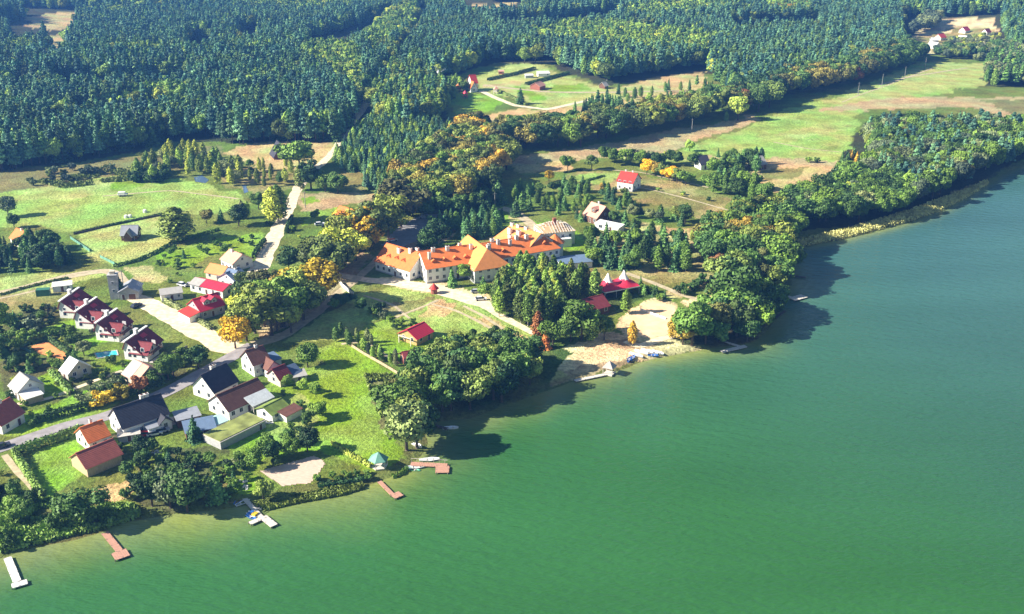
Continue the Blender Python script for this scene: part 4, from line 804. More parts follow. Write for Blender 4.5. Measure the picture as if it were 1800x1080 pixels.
b.slab([(-X-.4,-Y-.4,6.0),(-1,-Y-.4,6.0),(-2,-2.6,7.7),(-4.6,-2.6,7.7)],.1); b.slab([(3,Y-3,7.2),(6,Y-4,6.3),(5,-3,6.6),(3,-2,7.8)][::-1],.1)
part('roof_boards', b, [R['timber']], r)
for i in range(12):
    x = -X+.3+i*1.22; b = MB(); f = max(0, 1-abs(x)/X); zt = 6.1+2.6*min(1, f*1.6); yy = .4
    b.slab([(x-.12,-Y-.7,6.0),(x+.12,-Y-.7,6.0),(x+.12,-yy,zt+.25),(x-.12,-yy,zt+.25)],.25); b.slab([(x+.12,Y+.7,6.0),(x-.12,Y+.7,6.0),(x-.12,yy,zt+.25),(x+.12,yy,zt+.25)],.25); part('rafter', b, [M['plank']], r)
b = MB(); b.box((0,0,0),(1.4,1.2,3.0)); part('chimney', b, [M['brick']], r, (0,0,7.2)); HOUSES_XY.append((p[0],p[1],11))
shed(988,428, 6,4.5, 2.4,2.8, 10, 'white','white','small white flat roofed hut in front of the unfinished house', name='site_hut', cat='hut')

# restaurant marquee and its red roofed hall
cc, rz, L = ridge((1007,531),(1058,518), 5.4); r = thing('long_red_hall', 'long hall with dark red roof in the shade left of the red marquee', 'hall', cc, rz); wing(r,(0,0,0),0,L,9,2.8,5.4,R['maroon'],M['brownw'],windows=True); HOUSES_XY.append((cc[0],cc[1],9))  # red roof darkened to maroon to stand in for tree shade
p = P(1088,518); rz = math.radians(26); r = thing('red_marquee', 'red and white marquee with two sharp peaks above the sand court', 'marquee', p, rz)
def tentroof(Lx, Wy, h, peaks):
    nx, ny = 28, 14; b = MB(); vs = []
    for j in range(ny+1):
        for i in range(nx+1):
            x = -Lx/2+Lx*i/nx; y = -Wy/2+Wy*j/ny; z = h
            for px_, ph in peaks:
                d = math.hypot((x-px_)/1.0, y*.8); z += ph*math.exp(-d/1.5)*min(1, (Wy/2-abs(y))/1.2+.15)
            vs.append((x, y, z))
    fs = [(j*(nx+1)+i, j*(nx+1)+i+1, (j+1)*(nx+1)+i+1, (j+1)*(nx+1)+i) for j in range(ny) for i in range(nx)]
    mi = []
    b.add(vs, fs)
    for k, f in enumerate(fs):
        cz = sum(vs[i][2] for i in f)/4; b.m[k] = 1 if cz > h+2.2 else 0
    return b
part('canopy', tentroof(15,9.5,2.9,[(-3.5,6.2),(3.4,6.2)]), [M['tent'],M['tentw']], r, (0,2.5,0), 0, True)
b = MB(); b.box((0,-2.28,2.5),(15,.06,.42)); b.box((-7.5,2.5,2.5),(.06,9.5,.42)); part('valance', b, [M['tentw']], r)
for sx in (-7.3,-2.4,2.4,7.3):
    for yy in (-2.1,7.1): b = MB(); b.cyl((0,0,-.5),.09,.09,3.4,6); part('post', b, [M['metal']], r, (sx,yy,0))
HOUSES_XY.append((p[0],p[1]+2,9))

# ------------------------------------------------------------------ lakeside: piers, boats, gazebos
def W0(px, py, up=.5): d = ray(px, py); t = (up-CAMH)/d[2]; return np.array([d[0]*t, d[1]*t])
_b = MB(); _b.cyl((0,0,0),.11,.11,2.6,6); PPOST = _b.mesh('post', [M['post']])
_b = MB(); _b.box((0,0,0),(.16,.16,1.5)); FPOST = _b.mesh('post', [M['post']])
def pier(segs, m, label, rail=False, up=.55):
    o = W0(*segs[0][0]); r = thing('wooden_pier', label, 'pier', (o[0],o[1],0), 0, None); b = MB(); posts = []
    for n, (a, c_, wd) in enumerate(segs):
        p, q = W0(*a, up=up)-o, W0(*c_, up=up)-o; d = q-p; L = np.linalg.norm(d); an = math.atan2(d[1], d[0]); k = max(1, int(L/.45))
        for i in range(k):
            f = (i+.5)/k; b.box((p[0]+d[0]*f, p[1]+d[1]*f, up-.12+.004*n), (L/k-.04, wd*random.uniform(.97,1.03), .1), an)
        for sgn in (-1, 1):
            b.box(((p[0]+q[0])/2-math.sin(an)*sgn*wd*.38, (p[1]+q[1])/2+math.cos(an)*sgn*wd*.38, up-.3), (L, .16, .17), an)
            for i in range(max(2, int(L/3))+1):
                f = i/max(2, int(L/3)); posts.append((p[0]+d[0]*f-math.sin(an)*sgn*wd*.42, p[1]+d[1]*f+math.cos(an)*sgn*wd*.42, -2))
    part('deck', b, [m], r)
    for q in posts: link('post', PPOST, r, q)
    if rail:
        a, c_, wd = segs[rail-1]; p, q = W0(*a, up=up)-o, W0(*c_, up=up)-o; d = q-p; L = np.linalg.norm(d); an = math.atan2(d[1], d[0]); b = MB()
        nx_, ny_ = -math.sin(an)*wd*.48, math.cos(an)*wd*.48
        for i in range(int(L/1.5)+1): f = i*1.5/L; b.box((p[0]+d[0]*f+nx_, p[1]+d[1]*f+ny_, up), (.08,.08,1.0))
        b.box(((p[0]+q[0])/2+nx_, (p[1]+q[1])/2+ny_, up+.95), (L,.08,.08), an); part('railing', b, [M['plank']], r)
    return r
pier([((13,980),(30,1022),1.7),((20,1030),(48,1022),1.9)], M['tentw'], 'white T shaped pier at the bottom left corner')
pier([((184,936),(210,968),1.6),((199,979),(225,970),3.2)], M['redplank'], 'L shaped pale red pier second from the left')
pier([((428,874),(462,912),1.2),((439,920),(465,908),1.5),((462,908),(482,924),2.0)], M['plank'], 'cross shaped white pier with pedal boats alongside')
pier([((667,846),(691,870),1.1),((690,873),(705,867),2.4)], M['redplank'], 'narrow red pier with square end below the green gazebo')
pier([((722,815),(786,818),1.9),((778,819),(777,831),3.6)], M['redplank'], 'broad red L shaped pier with railing beside moored white boats', rail=1)
pier([((1268,618),(1311,608),1.8),((1272,600),(1300,608),.9)], M['plank'], 'long pale narrow pier below the leafy point')
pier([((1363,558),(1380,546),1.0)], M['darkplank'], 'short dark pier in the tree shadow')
pier([((1360,512),(1393,523),1.0),((1392,526),(1414,520),3.4)], M['plank'], 'pier with a wide pale platform beyond the point')
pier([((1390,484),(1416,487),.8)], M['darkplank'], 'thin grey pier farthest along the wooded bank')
pier([((1010,669),(1078,655),1.4)], M['plank'], 'long low pier reaching to the thatched gazebo')
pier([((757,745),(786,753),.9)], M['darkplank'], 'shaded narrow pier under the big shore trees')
def pyramid_hut(px, py, s, hw, hr, roof, label, up=0, name='gazebo', n=6, z=None):
    p = P(px, py) if z is None else np.array([*W0(px,py,z), z]); r = thing(name, label, 'gazebo', (p[0],p[1],p[2]+up), .3); b = MB(); b.cyl((0,0,hw),s*1.2,.08,hr,n); b.cyl((0,0,hw-.1),s*1.2,s*1.2,.1,n); part('roof', b, [roof], r)
    for k in range(n): a = 2*math.pi*k/n; b = MB(); b.box((0,0,0),(.16,.16,hw)); part('post', b, [M['plank']], r, (s*math.cos(a), s*math.sin(a), 0))
    b = MB(); b.cyl((0,0,-.3),s,s,.4,n); part('floor', b, [M['plank']], r); return r
pyramid_hut(666,819, 2.3, 2.2, 1.9, M['greenr'], 'green roofed hexagonal gazebo on the lawn by the shore')
pyramid_hut(1071,656, 2.1, 2.3, 1.9, roofmat('thatch', (.42,.36,.33), .3), 'square gazebo with grey thatched roof on the pier', z=.5, n=4)
def hull(L, W, H, deck=True):
    b = MB(); n = 9; ring = []
    for i in range(n):
        f = i/(n-1); x = (f-.5)*L; wd = W/2*math.sin(math.pi*min(1, .16+f*.34/.5*.5+ .0))**.9 if f < .5 else W/2*(1-((f-.5)/.5)**2.4)
        wd = max(wd, .03); sh = H*(1+.25*abs(f-.5)); ring.append([(x,-wd,sh),(x*.96,-wd*.6,0.04),(x*.96,wd*.6,.04),(x,wd,sh),(x,wd*.82,sh-.02),(x*.94,wd*.5,sh*.45),(x*.94,-wd*.5,sh*.45),(x,-wd*.82,sh-.02)])
    vs = [q for r_ in ring for q in r_]; fs = []
    for i in range(n-1):
        for j in range(8): fs.append((i*8+j, i*8+(j+1) % 8, (i+1)*8+(j+1) % 8, (i+1)*8+j))
    fs.append(tuple(range(7,-1,-1))); fs.append(tuple(range((n-1)*8, n*8))); return b.add(vs, fs)
def boat(px, py, rzdeg, L, W, m, label, land=False, kind='rowing_boat', cat='boat', group=None, bench=2):
    if land: p = P(px, py); z = p[2]+.05
    else: p = W0(px, py, .3); z = -.08
    r = thing(kind, label, cat, (p[0],p[1],z), math.radians(rzdeg), group); part('hull', hull(L, W, .55), [M[m]], r, smooth=False)
    for k in range(bench): b = MB(); b.box((0,0,.38),(.32,W*.82,.06)); part('seat', b, [M['plank']], r, ((k-.5*(bench-1))*L*.3,0,0))
    return r
boat(755,808,8, 5.6,1.9,'boatw','white motor boat moored at the far side of the broad red pier')
boat(731,821,12, 5.8,2.0,'boatw','white boat drawn up between the broad red pier and the shore')
boat(725,828,-20, 4.6,1.5,'boatg','green rowing boat on the shore beside the white boat', True)
boat(733,785,-35, 3.6,1.5,'boatw','small white boat lying on grass under the big shore tree', True)
boat(421,879,75, 4.6,1.8,'boatb','blue covered boat at the landward end of the cross shaped pier')
boat(427,884,40, 4,1.5,'boatw','white rowing boat beside the blue covered boat')
boat(412,882,10, 3.6,1.3,'redplank' if 'redplank' in M else 'plank','small reddish boat left of the blue covered boat')
boat(453,892,-30, 2.6,1.1,'boatw','tiny white dinghy right of the cross shaped pier')
r = boat(446,905,-30, 4.2,2.0,'boatw','white and blue pedal boat with yellow seats tied to the cross shaped pier', kind='pedal_boat'); b = MB(); b.box((.4,0,.5),(1.2,1.3,.5)); part('seat_bench', b, [M['boaty']], r); b = MB(); b.box((-.9,0,.5),(1.0,1.5,.35)); part('cowl', b, [M['boatb']], r)
boat(441,909,-35, 3.6,1.3,'boatb','blue kayak between the pedal boat and the pier', kind='kayak', bench=1)
boat(792,752,5, 4.6,1.6,'boatw','pale boat moored in the dark tree shadow')
for k, (x, y, m, la) in enumerate([(1118,626,'boatw','white boat lying on the sand, leftmost of the beached row'),(1127,621,'boatw','long white boat second from the left in the beached row'),(1137,619,'boatw','white boat third from the left in the beached row'),(1146,621,'boatw','white boat fourth from the left in the beached row'),(1156,622,'boatw','broad white boat, rightmost of the beached row')]):
    boat(x, y, -38, 5.2 if k < 2 else 4.6, 1.5 if k < 3 else 2.1, m, la, True, group='boats beached on the sand')
boat(1148,627,-10, 3.6,1.4,'boatb','blue pedal boat behind the beached white boats', True, kind='pedal_boat')
boat(1106,634,70, 3.4,1.4,'boatb','blue boat at the waterline, left of a matching one', True, kind='pedal_boat'); boat(1112,631,70, 3.4,1.4,'boatb','blue boat at the waterline, right of a matching one', True, kind='pedal_boat')
boat(1270,599,5, 4,1.5,'boatw','white boat in the shadow behind the long pale pier'); boat(1348,497,5, 4,1.4,'metal','pale boat in the deep shadow of the wooded bank', True)
def car(px, py, rzdeg, m, label):
    p = P(px, py); r = thing('parked_car', label, 'car', (p[0],p[1],p[2]+.08), math.radians(rzdeg)); b = MB()
    b.box((0,0,.3),(4.3,1.75,.5)); b.add([(-1.9,-.8,.8),(1.2,-.8,.8),(1.2,.8,.8),(-1.9,.8,.8),(-1.5,-.65,1.42),(.45,-.65,1.42),(.45,.65,1.42),(-1.5,.65,1.42)],[(4,5,6,7)],0); part('body', b, [M[m]], r)
    b = MB(); b.add([(-1.9,-.8,.8),(1.2,-.8,.8),(1.2,.8,.8),(-1.9,.8,.8),(-1.5,-.65,1.41),(.45,-.65,1.41),(.45,.65,1.41),(-1.5,.65,1.41)],[(0,1,5,4),(1,2,6,5),(2,3,7,6),(3,0,4,7)]); part('windows', b, [M['glass']], r)
    for sx in (-1.35,1.35):
        for sy in (-.85,.85):
            b = MB(); n = 10; vs = [(.33*math.cos(2*math.pi*i/n), t*.1, .33*math.sin(2*math.pi*i/n)) for t in (-1,1) for i in range(n)]; b.add(vs, [(i,(i+1)%n,n+(i+1)%n,n+i) for i in range(n)]+[tuple(range(n-1,-1,-1)),tuple(range(n,2*n))]); part('wheel', b, [M['tyre']], r, (sx,sy,.33))
    return r
car(4,787,38,'darkcar','dark car on the asphalt road at the left edge'); car(264,758,12,'redcar','bright red car in the yard, farther of two'); car(258,766,20,'redcar','red car in the yard, nearer of two'); car(272,765,24,'whitecar','white car parked right of the red cars')
car(285,760,24,'silvercar','silver car parked in the sunny yard'); car(337,503,10,'silvercar','silver car on grass left of the long white building'); car(321,503,-30,'whitecar','white car left of the silver car on the grass'); car(240,540,60,'darkcar','dark vehicle at the edge of the sandy crossing')
car(562,396,20,'whitecar','white car parked by the farm garden'); car(574,400,10,'darkcar','dark car next to the white car by the farm garden'); car(690,424,20,'whitecar','white car at the left end of the hotel yard'); car(745,384,0,'silvercar','silver car at the back of the hotel yard')
# row of parked white cars by hotel trees
car(845,528,10,'whitecar','white car beside the conifers in front of the hotel'); car(838,515,10,'silvercar','silver car between the conifers in front of the hotel')
# swimming pool
p4 = [P(173,630),P(207,625),P(204,617.5),P(167,622)]; ctr = sum(p4)/4; r = thing('swimming_pool', 'turquoise garden swimming pool left of the nearest row house', 'pool', ctr); loc = [tuple(q-ctr) for q in p4]
b = MB(); b.slab([(a[0]*1.1,a[1]*1.25,.22) for a in loc], .5); part('pool_edge', b, [M['stone']], r); b = MB(); b.slab([(a[0],a[1],.235) for a in loc], .1); part('pool_water', b, [M['pool']], r)
# white trailer, hay bales on the meadow
p = P(216,345); r = thing('farm_trailer', 'small white trailer standing on the big meadow', 'trailer', p, .1); b = MB(); b.box((0,0,.7),(4.6,2.2,.5)); b.box((-.4,0,1.2),(3.2,2,.9)); part('body', b, [M['white']], r)
for sx in (-1,1): b = MB(); b.box((0,0,0),(.7,2.4,.7)); part('wheel', b, [M['tyre']], r, (sx,0,0))
for k, (x, y) in enumerate([(222,383),(229,382.5),(255,373.5)]):
    p = P(x, y); b = MB(); b.cyl((0,0,0),.95,.9,1.1,10); b.cyl((0,0,1.1),.9,.5,.25,10); o = part('hay_bale', b, [M['tentw']], None, tuple(p)); tag(o, ['wrapped white bale on the meadow, left one of a pair','wrapped white bale on the meadow, right one of a pair','single wrapped white bale nearer the yellow tree'][k], 'bale', 'wrapped bales on the meadow')
def utility(px, py, h, label, group='utility poles'):
    p = P(px, py); r = thing('utility_pole', label, 'pole', p, .4, group); b = MB(); b.cyl((0,0,-.5),.22,.13,h+.5,7); part('pole', b, [M['pole']], r); b = MB(); b.box((0,0,h-.7),(1.8,.12,.14)); part('crossarm', b, [M['pole']], r)
for x, y, h, la in [(870,372,9,'concrete pole behind the hotel conifers'),(218,510,8,'pole beside the small fire station'),(537,366,8,'pole on the ploughed strip by the road'),(1508,168,9,'pole on the far field, nearest of the line'),(1550,152,9,'pole on the far field, second of the line'),(1590,138,9,'pole on the far field, third of the line'),(1626,121,9,'pole on the far field, farthest of the line'),(1111,608,7,'slender pole on the beach'),(1216,232,8,'pole at the shaded field edge')]: utility(x, y, h, la)
def fence(pts, h, m, label, name='board_fence', th=.12, cat='fence'):
    pw = toworld(pts); o = pw[0]; z0 = hz(*o); r = thing(name, label, cat, (o[0],o[1],z0)); b = MB(); posts = []
    for i in range(len(pw)-1):
        a, c_ = pw[i], pw[i+1]; L = np.linalg.norm(c_-a); n = max(1, int(L/2.5)); an = math.atan2(*(c_-a)[[1,0]])
        for k in range(n):
            q = a+(c_-a)*(k+.5)/n; z = hz(*q)-z0; b.box((q[0]-o[0],q[1]-o[1],z-.15), (L/n-.1, th, h), an); q = a+(c_-a)*k/n; posts.append((q[0]-o[0],q[1]-o[1],z-1.15+h))
    part('panel', b, [m], r)
    for q in posts: link('post', FPOST, r, q)
fence([(612,606),(640,624),(672,642),(702,660)], 1.1, M['tan'], 'long tan board fence between the two lawns')
fence([(596,497),(602,505),(610,512),(622,521)], 1.6, M['white'], 'white wall section under the golden trees')
fence([(130,413),(200,396),(285,379)], .9, M['darkplank'], 'dark fence line crossing the meadow')
fence([(124,420),(158,443)], 1.3, M['greenr'], 'pale green fence beside the dark grove, upper piece'); fence([(176,453),(202,466)], 1.3, M['greenr'], 'pale green fence on the meadow corner, lower piece')
fence([(1126,546),(1170,562)], 1.0, M['tentw'], 'net across the sand court', 'court_net', .04, 'net'); fence([(270,640),(300,628),(330,612)], 1.2, M['pole'], 'grey fence below the nearest row house')
fence([(155,462),(60,620)] if False else [(60,600),(35,612),(55,622)], 1.2, M['greenr'], 'pale green fence at the left corner of the orange court')
fence([(395,772),(372,752),(366,742)], 1.2, M['stone'], 'low stone wall climbing beside the turf garage', 'stone_wall', .5, 'wall')
# piles of stones and debris
for k, (x, y, s, la) in enumerate([(462,744,3.2,'heap of white rubble by the turf garage, larger one'),(470,736,2.2,'heap of white rubble above the larger one'),(240,778,1.6,'white junk pile in the dark yard'),(275,796,1.6,'white sheeted pile among garden shrubs'),(430,847,1.2,'white garden table set on the small lawn'),(434,858,1.0,'white garden chairs on the small lawn near water')]):
    p = P(x, y); b = MB()
    for j in range(14): b.box((random.gauss(0,s*.4), random.gauss(0,s*.35), -.1), (random.uniform(.4,1.3)*s*.4, random.uniform(.3,.9)*s*.4, random.uniform(.2,.7)), random.uniform(0,3))
    tag(part('rubble_pile', b, [M['tentw']], None, tuple(p)), la, 'pile')

# ------------------------------------------------------------------ hand placed trees (base pixel, height, kind, colour)
one(15,381,9.5,'broadleaf','grey','lone round grey-green tree at the left edge of the meadow',1.0)
one(311,423,15,'birch','lime','tall yellow-green tree with thin trunk on the meadow corner',2.3)
one(389,392,7,'spruce','fir','small conical tree beside the pond thicket, left of the road')
one(363,393,7,'broadleaf','brown','small reddish brown round tree on the green meadow edge')
one(420,398,11,'broadleaf','dark','dark rounded tree left of the tall roadside trees')
one(455,369,9,'broadleaf','leaf','round green tree behind the tall roadside trees')
one(482,392,17,'birch','lime','tall columnar tree lit yellow-green beside the sandy road, left one',1.3)
one(490,389,17,'birch','leaf','tall dark columnar tree beside the sandy road, right one',1.3)
one(426,385,9,'birch','grey','slender grey-green tree behind the dark rounded tree'); one(436,383,8,'birch','light','slender light green tree left of the round green tree')
one(527,299,15,'broadleaf','leaf','big round tree beside the pointed barn',1.35); one(503,294,6,'birch','lime','small bright green tree below the pointed barn')
one(528,335,13,'birch','olive','tall tree beside the road, left side below the round tree',1.3); one(547,333,13,'broadleaf','dark','dark roadside tree at the track crossing')
one(572,338,9.5,'broadleaf','leaf','rounded tree at the end of the young plantation, left one',1.2); one(594,340,11,'broadleaf','dark','rounded dark tree at the end of the young plantation, right one',1.2)
one(675,346,7,'spruce','red','small orange-brown tree beside the ploughed strip')
one(488,208+26,11,'broadleaf','amber','russet round tree at the dark forest edge')
one(508,477,10,'broadleaf','dark','dark round bush-like tree beside the sandy road slope',1.2)
one(548,540,15,'broadleaf','gold','brilliant golden tree, brightest crown of the avenue',1.25); one(520,545,13,'broadleaf','lime','yellow-green tree left of the brilliant golden tree',1.1)
one(585,490,15,'broadleaf','olive','olive crowned avenue tree above the brilliant golden one',1.2); one(560,480,13,'broadleaf','olive','olive avenue tree near the slope above the golden tree',1.2)
one(628,440,16,'broadleaf','gold','golden orange avenue tree beside the farm building',1.1); one(608,470,15,'broadleaf','lime','yellow-green avenue tree below the golden orange one',1.1); one(652,436,17,'broadleaf','olive','olive tree at the hotel yard corner',1.1)
one(683,420,17,'broadleaf','olive','broad olive tree above the hotel yard',1.2); one(705,400,18,'broadleaf','brown','big russet tree above the hotel yard',1.2)
one(414,613,11,'broadleaf','gold','orange-yellow tree leaning over the end of the sandy road',1.15); one(434,600,12,'broadleaf','lime','yellow-green tree behind the leaning orange one',1.15)
one(452,580,14,'broadleaf','lime','yellow-green tree in the avenue above the road end',1.2); one(478,590,15,'broadleaf','olive','big green tree with dark shaded side in the avenue',1.25); one(500,575,15,'broadleaf','leaf','green avenue tree behind the big one',1.2); one(450,535,10,'broadleaf','olive','olive tree beside the crimson roofed house',1.1); one(430,520,9,'broadleaf','lime','small yellowish tree behind the crimson roofed house')
one(470,540,12,'broadleaf','brown','russet tree near the top of the road bend',1.1)
one(541,646,9,'broadleaf','leaf','round green tree on the lawn right of the road end houses',1.1)
one(715,792,13.5,'broadleaf','willow','large silvery green shore tree beside the lawn, tallest there',1.05); one(733,788,12,'broadleaf','dark','dark tree touching the silvery green shore tree')
one(703,712,9,'broadleaf','brown','brownish leafless-looking tree above the silvery green one',1.1)
one(945,600,11,'birch','red','slim orange-red tree at the end of the dirt track',1.3); one(958,612,6,'spruce','red','small scarlet tree just below the slim orange one',1.5)
one(1200,606,10.8,'broadleaf','amber','amber leaved tree at the edge of the sand court',1.1); one(1216,608,13,'broadleaf','leaf','broad green tree right of the amber one',1.2)
one(1182,596,9,'birch','amber','slim amber tree on the right border of the sand court'); one(1240,604,11,'broadleaf','dark','dark tree near the leafy point'); 
one(1290,560,17,'broadleaf','leaf','tall bright green tree crowning the leafy point',1.15); one(1275,512,14,'broadleaf','olive','olive tree behind the tall bright green one'); one(1257,490,10,'broadleaf','red','orange tree among olive crowns above the clearing',.9)
one(1313,600,9,'broadleaf','dark','low dark tree at the tip of the leafy point',1.3); one(1265,600,7,'bush','light','bright bush at the waterline of the leafy point')
one(1040,600,9,'birch','light','slim light tree with white trunk on the beach edge',1.4); one(1022,598,12,'broadleaf','leaf','round green tree with orange top left of the beach',1.2); one(1062,597,9,'broadleaf','leaf','small round tree at the beach edge')
one(1111,607,9,'birch','amber','thin bare young tree standing on the sandy beach',.8)
one(1003,600,8,'broadleaf','dark','dark round tree left of the sandy beach',1.2); one(972,606,9,'broadleaf','leaf','green round tree above the stony shore',1.1)
one(998,300,9,'broadleaf','leaf','round green tree at the meadow corner, left one'); one(1040,299,8.5,'broadleaf','lime','round tree half yellow at the meadow corner, right one',1.1); one(965,320,6,'broadleaf','gold','small golden round tree near the hedge end'); one(1097,358-15,4,'bush','lime','small bush on the olive meadow')
for x, y, t, la in [(1137,307,'gold','first'),(1152,309,'amber','second'),(1163,313,'lime','third'),(1176,318,'gold','fourth'),(1190,322,'lime','fifth'),(1205,326,'leaf','sixth')]: one(x, y, 8, 'broadleaf', t, f'rounded autumn tree, {la} from the left in the row right of the red roofed house', 1.15)
one(1212,266,7,'broadleaf','light','lone round tree on the near edge of the big green field'); one(1262,276,5,'spruce','fir','small conifer beside the black roofed cottage')
one(1333,197,15,'broadleaf','light','pale green bulging tree standing out from the field belt, left one'); one(1352,190,15,'broadleaf','lime','pale yellow-green tree standing out from the field belt, right one',1.15); one(1276,215,7,'birch','light','slender light tree before the field belt'); one(1297,212,13,'broadleaf','lime','yellowish tree at the foot of the field belt')
one(908,205+5,0.1,'bush','leaf',None) if False else None
one(915,183,11,'spruce','fir','solitary dark conifer by the fork of the clearing tracks')
one(941,112,13,'broadleaf','lime','bright yellow-green tree at the top of the clearing, right one'); one(922,112,12,'broadleaf','light','light green tree at the top of the clearing, left one')
one(1155,127,13,'birch','lime','bright yellow birch at the forest edge right of the clearing',1.6)
one(244,672+20,6,'broadleaf','red','small scarlet and yellow tree beside the hedge above the slate roof',1.2); one(214,703,5,'bush','yellow','bright yellow bush above the long slate roof',1.3); one(182,712,4.5,'bush','yellow','bright yellow bush left of the other yellow bush',1.5)
one(145,918,10,'broadleaf','dark','big dark round tree with olive rim near the lower left shore',1.35)
one(300,893,10.5,'broadleaf','grey','grey-green tall rounded tree near the lower shore',.95); one(316,880,9,'broadleaf','leaf','green tree behind the tall grey-green one by the cove'); one(330,900,11,'broadleaf','light','bushy green tree at the water beside the cross pier cove',1.2); one(268,890,10,'broadleaf','leaf','green tree left of the tall grey-green one')
one(382,880,8,'spruce','fir','narrow conifer beside the small garden lawn'); one(463,880,6,'broadleaf','lime','round yellow-green bush tree by the shore',1.1)
one(343,775,8,'spruce','fir','conifer in the kitchen garden, tallest there'); one(213,527-5,8,'spruce','pine','dark conifer behind the fire station'); one(1022,0,0.1) if False else None
one(-4,628,9,'broadleaf','dark','dark tree at the left edge beside the orange court',1.2); one(2,585,11,'broadleaf','leaf','tall green tree at the left edge above the dark one',1.1); one(30,650,6,'broadleaf','dark','low dark tree below the orange court')
one(349,660-12,8,'broadleaf','dark','dark round tree left of the asphalt bend',1.2); one(322,640,6,'broadleaf','leaf','smaller green tree left of the dark round tree')
one(296,648+20,8,'broadleaf','leaf','leafy tree beside the rust and grey cottage'); one(305,660,8,'broadleaf','leaf','second leafy tree right of the rust and grey cottage') 
one(197,640,3.4,'bush','dark','dark shrub below the swimming pool'); one(148,626,5.5,'broadleaf','grey','grey-green tree between the orange court and the pool', 1.2)
one(60,585,6,'bush','grey','round blue-grey bush in the row house gardens',1.2)

# ------------------------------------------------------------------ groves, belts and forests
FOR = [('pine','bluepine',14,22,5),('pine','pine',13,21,4),('spruce','spruce',11,18,1),('broadleaf','light',11,18,1.3),('broadleaf','olive',11,17,.8),('birch','light',13,19,.8),('pine','fir',14,20,1.5)]
YF = [('pine','fir',13,18,4),('birch','light',13,18,3),('pine','bluepine',14,19,3),('broadleaf','olive',12,17,1.2),('broadleaf','lime',12,16,.5)]
road = [(582,272),(600,272),(650,195),(700,118),(690,112),(640,188)]
gap1 = [(700,150),(760,150),(860,112),(960,108),(1060,148),(1120,138),(1240,120),(1260,150),(1180,190),(1000,230),(790,225),(760,190)]
g2 = [(40,26),(138,18),(136,74),(55,72)]; g3 = [(80,58),(120,54),(122,112),(84,112)]; g4 = [(812,6),(918,3),(918,36),(820,38)]
RIDES = ([(95,150),(330,140),(335,166),(100,176)],[(540,88),(600,66),(690,26),(702,50),(610,98),(545,120)],[(690,112),(736,22),(756,22),(708,116)],[(-50,158),(60,150),(60,174),(-50,184)],
 [(880,44),(1000,34),(1090,22),(1092,44),(1000,58),(880,66)],[(940,72),(1050,64),(1150,54),(1152,74),(1050,88),(940,94)],[(230,-6),(300,-12),(302,10),(235,18)],[(1280,48),(1440,40),(1440,62),(1290,70)],[(130,205),(330,192),(334,216),(140,228)],[(-40,40),(40,36),(60,60),(-40,66)],[(20,50),(75,48),(80,90),(22,92)],[(760,-8),(860,-12),(860,10),(765,14)],[(1585,35),(1625,20),(1640,90),(1590,108)])
LIGHTP = ([(520,120),(545,95),(620,100),(640,130),(630,190),(600,170),(560,135)],[(430,20),(520,12),(640,8),(650,20),(560,32),(450,34)],[(640,80),(690,30),(730,22),(735,34),(690,90),(655,125)],[(930,75),(1000,55),(1100,60),(1260,85),(1240,115),(1120,110),(1000,95)],
 [(1340,5),(1400,2),(1430,30),(1380,42),(1345,30)],[(140,36),(165,32),(165,44),(142,46)],[(190,34),(225,32),(225,44),(192,46)],[(15,100),(60,98),(80,112),(20,116)],[(196,103),(290,101),(290,116),(198,118)],[(235,180),(350,178),(350,193),(236,194)],[(1100,30),(1250,20),(1300,30),(1200,45),(1100,48)])
ham = [(1590,110),(1600,60),(1640,38),(1700,24),(1760,32),(1750,84),(1690,104),(1640,108)]; g5=[(545,70),(605,55),(612,92),(545,108)]; g6=[(332,72),(376,66),(374,106),(330,112)]; g7=[(418,56),(458,50),(456,92),(416,96)]
region([(-260,306),(0,304),(60,292),(140,282),(250,262),(300,248),(370,240),(388,252),(430,255),(480,249),(560,252),(598,248),(640,188),(690,112),(600,60),(700,20),(-900,20),(-900,306)], 4.3, FOR, 'in the big dark pine forest left of the road', 'forest left of the road', dens=.9, hole=(g2,g3,road,g5,g6,g7)+RIDES+LIGHTP)
for k_, lp in enumerate(LIGHTP):
    region(lp, 5.2, [('birch','light',14,18,3),('broadleaf','lime',12,16,2.2),('broadleaf','light',12,17,3),('pine','fir',14,18,2)]+([('broadleaf','amber',12,16,2.5)] if k_ == 4 else []), 'in a paler patch of the far forest', 'paler patches in the far forest')
region([(-1500,20),(700,20),(900,-6),(500,-110),(-1500,-110)], 6.5, FOR, 'in the far forest', 'far forest trees', hole=(g2,))
region([(700,118),(760,148),(860,110),(960,106),(1050,150),(1120,136),(1245,118),(1250,150),(1330,190),(1400,150),(1480,140),(1590,95),(1600,30),(900,-5),(700,20),(640,60),(690,112)], 4.8, YF+FOR[:2], 'in the mixed forest above the clearing', 'forest above the clearing', hole=(g4,gap1)+RIDES+LIGHTP)
region([(900,-5),(1600,30),(1660,32),(1760,28),(1770,85),(1800,92),(3200,80),(3200,-110),(500,-110)], 6.5, FOR+YF[:2], 'in the far forest', 'far forest trees')
region([(655,212),(645,175),(668,150),(700,130),(760,150),(790,170),(770,215),(720,225)], 5.5, YF, 'in the mixed stand left of the clearing', 'stand left of the clearing', hole=(road,))
region([(600,275),(650,218),(700,212),(800,232),(812,250),(770,275),(725,318),(700,342),(640,338),(600,300),(583,288)], 3.6, [('spruce','fir',6,10,3),('pine','bluepine',6,10,3),('birch','light',6,11,2)], 'in the young plantation', 'young plantation trees', hole=([(600,302),(640,302),(640,332),(600,332)],))
AV = [('broadleaf','olive',14,18,3.5),('broadleaf','brown',14,18,1.5),('broadleaf','leaf',14,17,2),('broadleaf','amber',13,17,2.2)]
